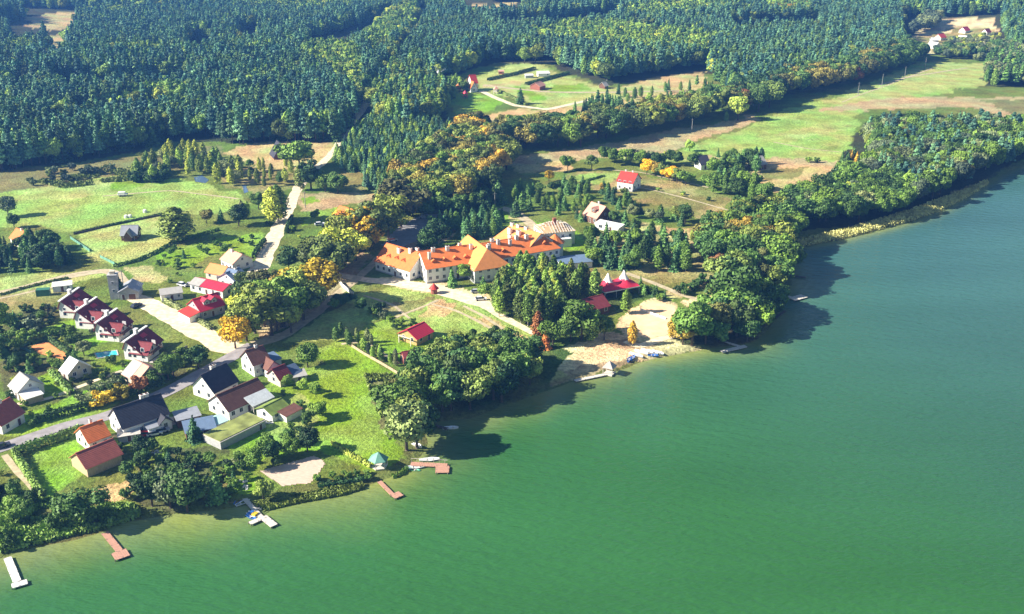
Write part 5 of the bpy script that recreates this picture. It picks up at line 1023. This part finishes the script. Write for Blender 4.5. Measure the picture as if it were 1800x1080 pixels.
region([(700,395),(690,345),(740,305),(790,262),(840,240),(880,262),(895,300),(880,340),(850,352),(800,372),(745,372)], 7.2, AV, 'in the old wood above the hotel', 'old trees above the hotel')
region([(800,375),(850,352),(885,335),(890,352),(870,366),(880,380),(820,385)], 6, [('birch','leaf',8,13,2),('spruce','fir',8,12,2)], 'at the foot of the old wood behind the hotel', 'trees behind the hotel')
region([(868,268),(900,266),(1000,263),(1100,246),(1200,223),(1290,203),(1295,186),(1200,203),(1100,224),(1000,240),(900,250),(855,256)], 6.6, [('broadleaf','brown',15,19,2),('broadleaf','olive',15,19,3),('broadleaf','leaf',15,19,3),('broadleaf','dark',15,18,1.5),('broadleaf','amber',14,17,.3)], 'in the russet middle belt', 'russet tree belt')
region([(1290,202),(1390,172),(1450,162),(1533,140),(1600,108),(1590,92),(1480,132),(1380,150),(1290,180)], 7.2, [('broadleaf','brown',14,19,1.8),('broadleaf','olive',14,18,2.5),('broadleaf','dark',15,20,3),('broadleaf','red',13,16,.5)], 'in the belt by the far field', 'belt along the far field')
region([(1540,138),(1600,118),(1625,104),(1600,98),(1560,118)], 7, [('broadleaf','leaf',13,17,1)], 'at the end of the belt by the hamlet', 'trees by the hamlet')
region([(1640,102),(1690,106),(1760,100),(1800,94),(1900,90),(1900,76),(1790,74),(1745,88),(1700,92),(1650,94)], 7.0, [('broadleaf','grey',8,11,3),('broadleaf','olive',8,11,2),('broadleaf','dark',9,12,2),('broadleaf','lime',7,10,.8)], 'around the distant hamlet', 'trees by the hamlet')
region([(1660,75),(1690,70),(1740,64),(1760,60),(1750,80),(1690,88)], 9, [('broadleaf','grey',5,7,3),('broadleaf','lime',5,7,.8)], 'between the hamlet houses', 'trees by the hamlet', dens=.95)
region([(1600,66),(1625,40),(1650,36),(1640,52)], 7, [('broadleaf','grey',12,17,3)], 'left of the distant hamlet', 'trees by the hamlet')
region([(1728,152),(1735,116),(1800,94),(2000,70),(2000,156)], 6, [('pine','fir',13,17,3),('broadleaf','grey',11,15,2),('birch','light',11,15,1)], 'in the far right wood', 'wood at the right edge')
along([(1715,108),(1760,101),(1790,98)], 6, [('bush','grey',5,7,1)], 'between the far field and the hamlet', 'grey shrubs beyond the far field')
LK = [('broadleaf','leaf',12,16,3),('pine','bluepine',13,17,2.5),('broadleaf','grey',11,15,1.5),('birch','light',11,15,1),('broadleaf','olive',11,14,.8),('broadleaf','brown',11,14,.3)]
region([(1512,246),(1560,238),(1620,232),(1800,238),(1980,242),(1900,256),(1800,280),(1745,302),(1690,332),(1600,368),(1560,336),(1505,312),(1540,298),(1530,268)], 6.0, LK, 'in the lakeside wood at the right', 'lakeside wood')
region([(1478,288),(1500,282),(1550,288),(1545,296),(1490,296)], 4.4, [('spruce','amber',6,8,2),('spruce','spruce',6,9,2)], 'at the lakeside wood edge', 'low edge of the lakeside wood')
region([(1500,318),(1560,336),(1610,362),(1590,378),(1490,398),(1400,404),(1345,404),(1335,396),(1360,388),(1405,368),(1445,348)], 6.4, [('broadleaf','dark',11,15,4),('broadleaf','leaf',11,15,4),('broadleaf','lime',9,12,.7),('broadleaf','grey',10,14,1)], 'in the dark shore belt on the lake bank', 'dark shore belt')
region([(1240,455),(1245,425),(1290,395),(1335,385),(1385,405),(1390,430),(1378,455),(1385,490),(1372,512),(1325,525),(1330,540),(1362,548),(1350,575),(1325,598),(1250,608),(1238,596),(1250,560),(1268,540),(1270,500),(1240,475)], 6.6, [('broadleaf','olive',12,16,3),('broadleaf','leaf',12,17,4),('broadleaf','dark',12,15,3),('broadleaf','brown',12,15,1.8),('broadleaf','amber',11,14,.7)], 'in the leafy point on the lake bank', 'trees on the leafy point')
region([(692,735),(700,700),(735,672),(790,650),(850,645),(890,640),(935,640),(945,648),(940,676),(900,702),(830,728),(770,735),(745,752),(742,785),(722,770)], 6.0, [('broadleaf','leaf',11,15,4),('broadleaf','olive',11,15,2.2),('broadleaf','dark',11,15,3),('broadleaf','lime',9,12,.8),('birch','light',9,13,.6)], 'in the shore thicket', 'shore thicket trees')
region([(870,560),(872,500),(885,488),(950,492),(1010,500),(1052,515),(1040,540),(1010,552),(960,585),(925,580),(900,560)], 4.3, [('birch','lime',10,14,1.2),('birch','light',10,15,4),('birch','olive',10,14,2.5),('birch','leaf',10,14,2)], 'in the stand before the hotel', 'pale stand in front of the hotel')
region([(790,505),(800,482),(830,478),(872,478),(872,535),(850,520),(820,512)], 6.2, [('spruce','fir',6,10,3),('broadleaf','leaf',6,9,1)], 'in the conifer clump before the hotel front', 'conifers before the hotel front')
region([(780,425),(770,405),(810,388),(880,385),(885,402),(868,418),(820,428),(812,410)], 5, [('spruce','fir',7,10,3),('birch','leaf',7,10,2)], 'in the conifer clump behind the hotel', 'conifers behind the hotel')
region([(728,440),(745,428),(762,408),(778,412),(775,432),(760,442)], 5.5, [('spruce','fir',6,9,3),('broadleaf','dark',8,11,2)], 'in the hotel courtyard', 'hotel courtyard trees')
region([(1025,470),(1020,440),(1050,422),(1110,425),(1190,430),(1215,450),(1205,480),(1140,478),(1090,478)], 6.0, [('spruce','fir',8,12,3),('birch','leaf',9,12,2),('broadleaf','leaf',8,10,2)], 'in the young grove right of the unfinished house', 'young grove right of the hotel', hole=([(1140,440),(1195,445),(1185,470),(1130,470)],), dens=.85)
region([(905,385),(905,368),(960,355),(1030,365),(1050,385),(1025,395),(985,380),(930,372)], 5.6, [('spruce','fir',5,9,3),('birch','leaf',6,9,2)], 'behind the salmon roofed house', 'young trees behind the salmon roof', dens=.8)
along([(905,350),(940,345),(985,342),(1020,352),(1040,358)], 5, [('spruce','fir',5,8,2),('birch','leaf',5,9,2),('broadleaf','leaf',5,7,1)], 'in the hedge line below the red roofed house', 'hedge line below the red roof', 3, 2)
along([(985,330),(1020,340),(1060,345),(1080,365),(1110,380),(1150,390),(1210,398)], 5, [('spruce','fir',5,8,2),('birch','leaf',6,9,2),('broadleaf','grey',5,7,1),('broadleaf','amber',5,6,.3)], 'in the tree line from the red roof down to the grove', 'tree line below the olive meadow', 4, 2, 5)
along([(1060,382),(1090,395),(1130,410),(1170,418),(1215,425)], 6, [('spruce','fir',5,9,2),('birch','lime',6,9,1),('broadleaf','leaf',6,9,2)], 'in the tree line above the young grove', 'tree line above the young grove', 4, 1)
one(1197,392,9,'broadleaf','lime','round tree half yellow at the end of the tree line'); one(1204,394,9,'broadleaf','dark','dark round tree right of the half yellow one')
along([(1060,292),(1100,290),(1140,296),(1200,292),(1225,300)], 6, [('broadleaf','leaf',7,10,3),('birch','lime',7,10,1),('broadleaf','grey',7,10,1)], 'in the tree row behind the red roofed house', 'tree row behind the red roof', 4, 2, 6)
region([(1240,330),(1255,300),(1290,290),(1300,310),(1330,330),(1350,350),(1340,368),(1310,352),(1280,345),(1250,345)], 6, [('birch','leaf',8,12,2),('broadleaf','leaf',7,11,3),('spruce','fir',7,11,1)], 'around the black roofed cottage', 'trees around the black roofed cottage', dens=.8)
region([(1270,300),(1310,280),(1350,290),(1330,305)], 6, [('birch','fir',8,12,2),('broadleaf','leaf',7,10,2)], 'beside the pale roofed barn on the field', 'trees beside the field barn', dens=.9)
along([(1412,286),(1440,287)], 3.5, [('bush','leaf',3,3.6,1)], 'on the tan strip below the green field', 'shrub row on the tan strip')
region([(235,318),(240,300),(300,272),(330,268),(395,285),(420,300),(430,320),(400,330),(370,322),(350,326),(300,318),(270,322)], 6, [('birch','lime',7,12,4),('birch','light',7,12,3),('broadleaf','grey',5,8,2)], 'around the ponds', 'thicket around the ponds', hole=([(338,310),(372,308),(372,326),(338,326)],[(300,300),(330,300),(320,320),(290,318)]), dens=.8)
region([(230,322),(240,308),(290,302),(300,318),(260,324)], 4, [('bush','dark',4,6,1)], 'in the dark clump left of the ponds', 'dark clump left of the ponds')
along([(420,312),(440,320),(460,325),(500,330)], 5, [('birch','lime',5,9,2),('broadleaf','leaf',4,7,1)], 'right of the small pond', 'trees right of the small pond', 5, 2)
along([(395,300),(430,298),(465,300),(510,308)], 5, [('birch','lime',6,9,3),('broadleaf','leaf',5,8,1)], 'in the row below the tan field', 'row below the tan field', 4, 1)
region([(30,320),(110,300),(220,295),(225,305),(120,325),(50,330)], 6, [('bush','grey',3,5,3),('bush','olive',2.5,4,2)], 'below the forest edge', 'scrub below the forest edge', dens=.55)
region([(-60,478),(0,440),(60,430),(110,438),(135,455),(130,472),(60,480),(0,484)], 5.2, [('spruce','spruce',6,9,2),('broadleaf','dark',6,9,3),('birch','fir',7,10,2)], 'in the dark left grove', 'dark grove at the left')
one(25,400,7,'broadleaf','dark','small dark tree behind the orange cottage at left'); one(55,425,7,'spruce','spruce','dark conifer right of the orange cottage'); one(48,425,6,'birch','dark','slim dark tree beside the orange cottage')
SH = [('bush','leaf',1.6,3,3),('bush','light',1.4,2.6,2),('bush','lime',1.2,2.2,1),('bush','dark',1.6,3,1),('broadleaf','leaf',3,5,1)]
GD = [('bush','leaf',1.8,3.4,3),('bush','grey',1.5,2.6,1.5),('bush','light',1.5,2.6,1.5),('broadleaf','leaf',3,5.5,1.3),('bush','dark',1.8,3.2,1.5),('spruce','fir',3,6,.5),('bush','lime',1.3,2.2,.5)]
region([(0,560),(60,540),(110,545),(240,600),(330,625),(350,645),(300,665),(200,690),(150,680),(120,650),(0,660)], 3.6, GD, 'in the gardens of the row houses', 'shrubs in the row house gardens', dens=.72, hole=([(75,575),(140,563),(140,572),(85,585)],[(48,600),(90,596),(128,628),(112,640),(60,630)],[(118,604),(195,590),(205,600),(150,614)],[(155,608),(216,606),(216,640),(160,642)]))
region([(235,795),(400,775),(430,800),(430,850),(390,885),(340,850),(250,860)], 3.6, GD, 'in the kitchen gardens', 'shrubs in the kitchen gardens', dens=.75)
region([(400,800),(500,780),(560,800),(460,830),(430,850)], 4, [('broadleaf','leaf',5,8,2),('broadleaf','dark',5,8,2),('bush','leaf',2,3,1)], 'in the orchard above the ploughed plot', 'orchard above the ploughed plot', dens=.85)
region([(490,680),(530,670),(600,700),(560,760),(500,740)], 5, [('broadleaf','leaf',4,6.5,2),('broadleaf','light',4,6,1)], 'in the orchard right of the farmhouse', 'orchard right of the farmhouse', dens=.5)
region([(-60,900),(0,870),(100,880),(130,915),(190,925),(60,962),(-60,980)], 5, [('broadleaf','dark',3.5,5.5,.6),('broadleaf','leaf',4,6.5,1),('bush','light',2.5,4,3.5),('broadleaf','light',4,7,1.5),('bush','leaf',2,4,2)], 'in the tangled lower left shore thicket', 'lower left shore thicket', dens=.6)
region([(150,900),(240,860),(260,905),(200,918)], 4.5, [('bush','light',2,4,2),('bush','leaf',2,4,2)], 'on the bank left of the cross pier cove', 'bank shrubs left of the cove', dens=.4)
region([(215,785),(250,800),(275,890),(240,880),(222,835)], 5, [('broadleaf','dark',4,6,3),('broadleaf','leaf',4,6.5,2)], 'right of the rusty barn', 'garden trees right of the rusty barn', dens=.8)
region([(90,850),(200,850),(200,790+40),(160,835)], 4, GD, 'in the garden below the rusty barn', 'shrubs below the rusty barn', dens=.35)
region([(-60,820),(10,830),(60,890),(-60,890)], 4.5, GD+[('broadleaf','leaf',4,7,2)], 'in the garden at the lower left edge', 'garden at the lower left edge', dens=.5)
along([(560,855),(600,846),(655,842)], 2.2, [('bush','leaf',1.5,2.3,2),('bush','light',1.2,2,1)], 'along the lawn edge by the water', 'shore hedge by the lawns', 1.5, 2, 2)
region([(255,455),(400,430),(400,480),(330,490),(280,480)], 5, GD, 'in the allotments above the grey garage', 'shrubs in the allotments', dens=.3)
region([(270,640),(330,645),(345,665),(310,680),(240,690)], 4.5, [('broadleaf','leaf',4,6,2),('bush','leaf',2,3,2)], 'left of the asphalt road by the fork', 'shrubs by the road fork', dens=.5)
region([(590,600),(600,585),(625,590),(705,640),(695,650),(640,625)], 3.0, [('birch','light',4,6.5,3),('birch','grey',4,6,2),('bush','leaf',2,3.5,1)], 'along the tan fence', 'pale hedge along the tan fence', dens=.9)
along([(650,545),(690,570),(720,575),(760,595)], 4, [('bush','leaf',2,4,3),('bush','grey',2,3,1)], 'along the meadow edge above the cabins', 'bushes above the lawn cabins', 2, 1)
region([(575,545),(600,520),(640,530),(690,555),(680,565),(640,560)], 6, [('broadleaf','leaf',4,7,1),('broadleaf','dark',4,7,1)], 'on the shaded slope under the avenue', 'small trees on the shaded slope', dens=.5)
region([(760,640),(770,610),(800,600),(900,612),(930,620),(920,640),(850,640)], 6.2, [('broadleaf','leaf',6,9,3),('broadleaf','olive',6,9,1),('birch','light',6,9,1)], 'behind the shore thicket at the meadow foot', 'trees at the meadow foot', dens=.8)
region([(1050,570),(1080,560),(1120,545),(1060,540),(1010,560),(1000,580)], 6.5, [('broadleaf','leaf',7,10,1),('birch','leaf',8,11,1)], 'in the shade below the red hall', 'trees below the red hall', dens=.5)
along([(1110,505),(1130,515),(1150,525),(1165,530)], 3, [('bush','leaf',2,3.4,1),('spruce','fir',3,5,1)], 'along the path right of the marquee', 'hedge right of the marquee', 1.5, 2, 2.5)
along([(1195,520),(1230,505),(1255,497)], 3, [('bush','dark',2.5,4,1),('bush','olive',2.5,3.5,1)], 'on the bank above the second sand court', 'bushes on the bank above the court', 1.5, 2, 2.5)
along([(745,385),(800,380),(870,372)], 7, [('broadleaf','dark',9,13,1)], 'at the back of the hotel yard', 'trees at the back of the hotel yard', 3, 1)
region([(590,545),(560,500),(600,470),(640,455),(655,440),(700,400),(700,385),(665,395),(600,440),(545,500),(545,545)], 8.5, [('broadleaf','olive',13,17,1.5),('broadleaf','amber',13,16,3),('broadleaf','brown',13,17,1),('broadleaf','lime',12,15,1.5),('broadleaf','gold',12,15,1.6)], 'in the autumn avenue', 'autumn avenue trees')
region([(440,560),(430,600),(500,600),(560,555),(540,520),(480,540)], 7.5, [('broadleaf','leaf',15,18,1.5),('broadleaf','olive',14,17,2.5),('broadleaf','amber',13,16,2.5),('broadleaf','lime',13,15,2)], 'at the lower avenue end', 'lower avenue trees')
region([(1040,180),(1120,165),(1240,150),(1290,175),(1200,190),(1100,198)], 8, [('birch','light',5,10,1),('pine','fir',6,12,1)], 'above the russet belt', 'young trees above the russet belt', dens=.45)
region([(1000,205),(1050,185),(1100,190),(1080,210)], 6, [('pine','fir',9,12,1)], 'at the clearing corner', 'young trees above the russet belt')
region([(735,200),(750,160),(800,148),(820,160),(790,185),(765,215)], 6, [('birch','light',8,12,1),('broadleaf','leaf',7,10,1)], 'beside the pink fronted house', 'trees in the forest clearing', dens=.7)

region([(20,560),(230,590),(330,640),(300,690),(150,740),(0,770),(0,700)], 5.5, SH, 'scattered between the village plots', 'shrubs between the village plots', dens=.45)
region([(395,790),(450,700),(520,690),(600,760),(560,800),(440,850)], 6, SH, 'scattered on the lawns above the ploughed plot', 'shrubs on the lawns above the plot', dens=.35)
region([(285,440),(400,405),(560,380),(560,460),(500,500),(440,560),(330,560),(300,500)], 6.5, SH, 'scattered in the upper village plots', 'shrubs in the upper village', dens=.3)
region([(200,780),(420,790),(440,860),(240,880)], 3.2, SH, 'packed into the kitchen gardens', 'shrubs packed into the kitchen gardens', dens=.4)
region([(600,520),(700,560),(760,600),(700,620),(600,580)], 8, SH, 'dotted on the shaded meadow', 'shrubs on the shaded meadow', dens=.3)
region([(1000,310),(1240,330),(1290,350),(1240,400),(1060,370)], 12, SH, 'dotted on the olive meadow', 'shrubs on the olive meadow', dens=.25)
# hedges
def hedge(pts, h, wd, t, label, name='clipped_hedge'):
    pw = toworld(pts); o = pw[0]; z0 = hz(*o); Ps, Ns = [], []
    for i in range(len(pw)-1):
        a, c_ = pw[i], pw[i+1]; L = np.linalg.norm(c_-a); n = int(L*(h+wd)*13); d = (c_-a)/L; nn = np.array([-d[1], d[0]]); s = RNG.random(n)*L
        th = RNG.uniform(-.35, math.pi+.35, n); rr = RNG.uniform(.75, 1.05, n); off = np.cos(th)*wd/2*rr; zz = np.clip(np.sin(th)*1.4, -.1, 1)*h*.5*rr+h*.5*np.where(RNG.random(n) < .5, -1, 1)*.5*np.abs(np.cos(th))+h*.1
        zz = np.clip(zz+h*.25, .05, h); q = a[None, :]+d[None, :]*s[:, None]+nn[None, :]*off[:, None]
        Ps.append(np.column_stack([q-o, HT(q[:,0], q[:,1])-z0+zz])); Ns.append(np.column_stack([nn[0]*np.cos(th), nn[1]*np.cos(th), np.abs(np.sin(th))+.2]))
    me = leafmesh(name, np.vstack(Ps), np.vstack(Ns), .28, [fol(t)]); tag(link(name, me, None, (o[0], o[1], z0)), label, 'hedge')
hedge([(30,800),(80,782),(130,765),(150,760)], 2.6, 1.8, 'light', 'tall clipped hedge below the asphalt road')
hedge([(26,798),(45,830),(62,858),(76,878)], 2.2, 1.6, 'light', 'hedge running down the left side of the square lawn')
hedge([(50,606),(66,600),(84,595)], 3.0, 1.8, 'dark', 'tall dark hedge behind the orange court')
hedge([(86,598),(104,609),(124,622)], 1.6, 1.4, 'leaf', 'green hedge along the right side of the orange court')
hedge([(90,655),(108,675),(126,694)], 1.6, 2.0, 'light', 'pale trimmed hedge across the lawn by the grey roofed house')
hedge([(60,745),(120,728),(185,712),(200,705)], 2.6, 1.6, 'dark', 'dark hedge along the upper side of the asphalt road')
hedge([(205,702),(250,688),(290,674)], 3.0, 1.8, 'dark', 'dark hedge above the long slate roof')
hedge([(293,530),(316,544),(345,562),(372,580)], 1.3, 2.0, 'grey', 'low grey-green hedge along the sandy road')
hedge([(502,412),(508,396),(514,384)], 2.2, 1.4, 'dark', 'dark clipped hedge on the right side of the sandy road')
hedge([(446,455),(455,440),(466,427)], 2.4, 1.8, 'dark', 'dark hedge on the left side of the sandy road')
hedge([(0,520),(40,508),(85,497),(120,490)], .8, 1.0, 'olive', 'low field hedge below the curved track')
hedge([(130,412),(180,400),(230,390),(287,377)], 1.0, .9, 'dark', 'dark ditch hedge across the meadow')
hedge([(200,470),(240,460),(275,445),(300,430),(360,412),(385,405)], 1.2, 1.1, 'dark', 'hedge on the lower side of the yellow meadow')
hedge([(560,858),(600,851),(640,846)], 1.3, 1.4, 'dark', 'dark trimmed hedge along the lower lawn')
hedge([(690,842),(705,836),(716,826)], 1.2, 1.2, 'leaf', 'curved hedge at the small shore bay')
hedge([(1280-290,305),(1015,301),(1023,300)], .9, 1.2, 'dark', 'short dark hedge on the meadow, upper one'); hedge([(1020,322),(1042,316),(1062,310)], .9, 1.2, 'dark', 'short dark hedge on the meadow, lower one')
hedge([(858,142),(900,133),(940,122)], 2.0, 2.5, 'dark', 'dark hedge dividing the upper clearing meadow'); hedge([(925,150),(970,138),(1000,130)], 2, 3, 'dark', 'long dark bank across the clearing')
hedge([(870,158),(900,172),(925,186)], 1.5, 2, 'lime', 'pale hedge along the fork of the clearing tracks')
hedge([(585,780),(612,800),(640,815),(652,822)], 1.0, 1.4, 'lime', 'yellowish hedge running down to the green gazebo')
# reeds and grass tufts: too many to count
def tufts(name, pts, n, t, h, label, spread=1.0, size=.35):
    pw = toworld(pts); x0, y0 = pw.min(0); x1, y1 = pw.max(0); x = RNG.uniform(x0, x1, n*4); y = RNG.uniform(y0, y1, n*4); k = inpoly(x, y, pw) & (fnoise(x, y, 7) > 1-spread); x, y = x[k][:n], y[k][:n]
    z = np.maximum(HT(x, y), 0); n = len(x); nn = sphere_dirs(n); nn[:, 2] *= .2; p = np.column_stack([x, y, z+RNG.uniform(.1, h, n)])
    o = link(name, leafmesh(name, p, nn, size, [fol(t)])); o['kind'] = 'stuff'; o['label'] = label; o['category'] = 'reeds' if 'reed' in name else 'grass'
tufts('reed_bed', [(1400,424),(1480,408),(1600,372),(1700,335),(1735,318),(1738,326),(1700,350),(1650,374),(1600,391),(1480,422),(1400,438)], 30000, 'straw' if 'straw' in TINT else 'willow', 1.6, 'pale reed bed along the far wooded shore', .9, .26)
tufts('reed_bed', [(445,885),(540,868),(590,858),(640,852),(640,862),(600,876),(520,890),(470,903),(450,895)], 7000, 'olive', .7, 'brownish reeds in the shallows right of the cross pier', .6, .25)
tufts('rough_grass', [(640,660),(690,660),(712,700),(690,765),(660,720)], 5000, 'olive', .9, 'rough grass beside the shore trees', .7, .3)
tufts('rough_grass', [(0,870),(120,880),(240,890),(250,908),(180,932),(60,960),(0,975)], 9000, 'light', 1.0, 'tangled weeds on the lower left bank', .7, .3)
tufts('rough_grass', [(60,320),(230,295),(300,300),(230,318),(110,332)], 7000, 'olive', .9, 'rough scrubby grass under the forest edge', .6, .4)
tufts('rough_grass', [(130,700),(200,665),(240,670),(230,690),(160,722)], 5000, 'grey', .9, 'rough grass between the dirt track and the asphalt road', .65, .28)

# ------------------------------------------------------------------ realise trees: the 300 of each kind that show largest are objects, the rest is woodland mass
def build_trees():
    kinds = {}
    for t in TREES: kinds.setdefault(t['k'], []).append(t)
    for k, lst in kinds.items():
        for t in lst:
            dep = t['y']*cp+CAMH*sp; u = t['x']/dep*F; v = (CAMH*cp-t['y']*sp)/dep*F
            vis = abs(u) < 905 and -560 < v < 560
            t['s'] = (t['h']/dep if vis else 0)+(10 if t['pri'] else 0)
        lst.sort(key=lambda t: -t['s']); Zs = HT([t['x'] for t in lst], [t['y'] for t in lst])
        crowns, trunk = PROTO[k]; nm, cat = KN[k]
        for i, t in enumerate(lst):
            t['z'] = float(Zs[i]); word = TINT[t['t']][1]
            if i >= 300 or t['s'] == 0: continue
            kindword = {'broadleaf':'broadleaf tree','spruce':'conical conifer','pine':'pine','birch':'slender tree','bush':'bush'}[k]
            lab = t['label'] or f"{word} {kindword} {t['where']}"
            g = t['group'] if t['label'] else word+' '+kindword.replace('bush','bushe')+'s '+t['where']
            o = bpy.data.objects.new(nm, None); C.objects.link(o); o.location = (t['x'], t['y'], t['z']-.05); o.rotation_euler = (0, 0, random.uniform(0, 6.28)); o['label'] = lab; o['category'] = cat
            if g: o['group'] = g
            ms = random.choice(crowns); c = bpy.data.objects.new('crown', ms); C.objects.link(c); c.parent = o; h, w_ = t['h'], t['w']; c.scale = (h*w_, h*w_, h)
            c.material_slots[0].link = 'OBJECT'; c.material_slots[0].material = fol(t['t'])
            b = bpy.data.objects.new('trunk', trunk); C.objects.link(b); b.parent = o; b.scale = (h, h, h)
        rest = [t for i, t in enumerate(lst) if i >= 300 or t['s'] == 0]
        by = {}
        for t in rest: by.setdefault(t['t'], []).append(t)
        for tint, rl in by.items(): stuff_trees(k, tint, rl, crowns)
    print('trees', {k: len(v) for k, v in kinds.items()})
_gn = {}
def stuff_trees(k, tint, rl, crowns):
    name = {'broadleaf':'broadleaf_wood','spruce':'spruce_wood','pine':'pine_forest','birch':'birch_wood','bush':'scrub'}[k]
    me = bpy.data.meshes.new(name); n = len(rl); me.vertices.add(n); me.vertices.foreach_set('co', np.array([[t['x'], t['y'], t['z']] for t in rl], 'f4').ravel())
    for an, ty, vals in (('hh','FLOAT',[t['h'] for t in rl]), ('ww','FLOAT',[t['w'] for t in rl]), ('rot','FLOAT',RNG.uniform(0, 6.28, n)), ('pick','INT',RNG.integers(0, len(crowns), n))):
        a = me.attributes.new(an, ty, 'POINT'); a.data.foreach_set('value', np.array(vals, 'f4' if ty == 'FLOAT' else 'i4'))
    o = link(name, me); o['kind'] = 'stuff'; o['label'] = f"mass of {TINT[tint][1]} {dict(broadleaf='broadleaf trees',spruce='conifers',pine='pines',birch='slender trees',bush='bushes')[k]} in the woods and farther groves"; o['category'] = 'woodland'
    ng = bpy.data.node_groups.new('forest_'+k+tint, 'GeometryNodeTree'); ng.interface.new_socket('Geometry', in_out='INPUT', socket_type='NodeSocketGeometry'); ng.interface.new_socket('Geometry', in_out='OUTPUT', socket_type='NodeSocketGeometry')
    gi = ng.nodes.new('NodeGroupInput'); go = ng.nodes.new('NodeGroupOutput'); iop = ng.nodes.new('GeometryNodeInstanceOnPoints'); gti = ng.nodes.new('GeometryNodeJoinGeometry')
    for me_ in reversed(crowns):
        src = PROTO_OBJ[me_.name]; oi = ng.nodes.new('GeometryNodeObjectInfo'); oi.inputs['Object'].default_value = src; oi.transform_space = 'ORIGINAL'; oi.inputs['As Instance'].default_value = False
        sm = ng.nodes.new('GeometryNodeSetMaterial'); sm.inputs['Material'].default_value = fol(tint); ng.links.new(oi.outputs['Geometry'], sm.inputs[0])
        g2i = ng.nodes.new('GeometryNodeGeometryToInstance'); ng.links.new(sm.outputs[0], g2i.inputs[0]); ng.links.new(g2i.outputs[0], gti.inputs[0])
    iop.inputs['Pick Instance'].default_value = True
    def att(nm, ty): a = ng.nodes.new('GeometryNodeInputNamedAttribute'); a.data_type = ty; a.inputs[0].default_value = nm; return a.outputs[0]
    rot = ng.nodes.new('ShaderNodeCombineXYZ'); ng.links.new(att('rot','FLOAT'), rot.inputs[2]); sc = ng.nodes.new('ShaderNodeCombineXYZ'); mu = ng.nodes.new('ShaderNodeMath'); mu.operation = 'MULTIPLY'
    H_ = att('hh','FLOAT'); ng.links.new(H_, mu.inputs[0]); ng.links.new(att('ww','FLOAT'), mu.inputs[1]); ng.links.new(mu.outputs[0], sc.inputs[0]); ng.links.new(mu.outputs[0], sc.inputs[1]); ng.links.new(H_, sc.inputs[2])
    ng.links.new(gi.outputs[0], iop.inputs['Points']); ng.links.new(gti.outputs[0], iop.inputs['Instance']); ng.links.new(att('pick','INT'), iop.inputs['Instance Index']); ng.links.new(rot.outputs[0], iop.inputs['Rotation']); ng.links.new(sc.outputs[0], iop.inputs['Scale'])
    ng.links.new(iop.outputs[0], go.inputs[0]); md = o.modifiers.new('trees', 'NODES'); md.node_group = ng
# crowns of real trees in the scene serve as the source of the woodland mass
PROTO_OBJ = {}
def seed_objects():
    for k, (crowns, trunk) in PROTO.items():
        cand = [t for t in TREES if t['k'] == k and not t['pri'] and t['h'] > 0]; cand.sort(key=lambda t: t['y'])
        vis = [t for t in cand if abs(t['x']/(t['y']*cp+CAMH*sp)*F) < 880 and t['y'] > 240]
        for j, ms in enumerate(crowns):
            t = vis[j*7]; TREES.remove(t); nm, cat = KN[k]; z = hz(t['x'], t['y']); o = bpy.data.objects.new(nm, None); C.objects.link(o); o.location = (t['x'], t['y'], z-.05)
            kindword = {'broadleaf':'broadleaf tree','spruce':'conical conifer','pine':'pine','birch':'slender tree','bush':'bush'}[k]; word = TINT[t['t']][1]
            o['label'] = f"{word} {kindword} {t['where']}"; o['category'] = cat; o['group'] = word+' '+kindword.replace('bush','bushe')+'s '+t['where']
            c = bpy.data.objects.new('crown', ms); C.objects.link(c); c.parent = o; h = t['h']; c.scale = (h*t['w'], h*t['w'], h); c.material_slots[0].link = 'OBJECT'; c.material_slots[0].material = fol(t['t'])
            b = bpy.data.objects.new('trunk', trunk); C.objects.link(b); b.parent = o; b.scale = (h, h, h); PROTO_OBJ[ms.name] = c
seed_objects(); build_trees()

# ------------------------------------------------------------------ air
b = MB(); b.box((0, 1550, -8), (5200, 3300, 160)); hzm = bpy.data.materials.new('haze_air'); hzm.use_nodes = True; hn = hzm.node_tree; hn.nodes.clear()
ho = hn.nodes.new('ShaderNodeOutputMaterial'); pv = hn.nodes.new('ShaderNodeVolumePrincipled'); pv.inputs['Color'].default_value = (.12, .36, 1, 1); pv.inputs['Density'].default_value = .00018; pv.inputs['Anisotropy'].default_value = .2
hn.links.new(pv.outputs[0], ho.inputs['Volume']); hz_o = link('haze', b.mesh('haze', hzm)); hz_o['kind'] = 'stuff'
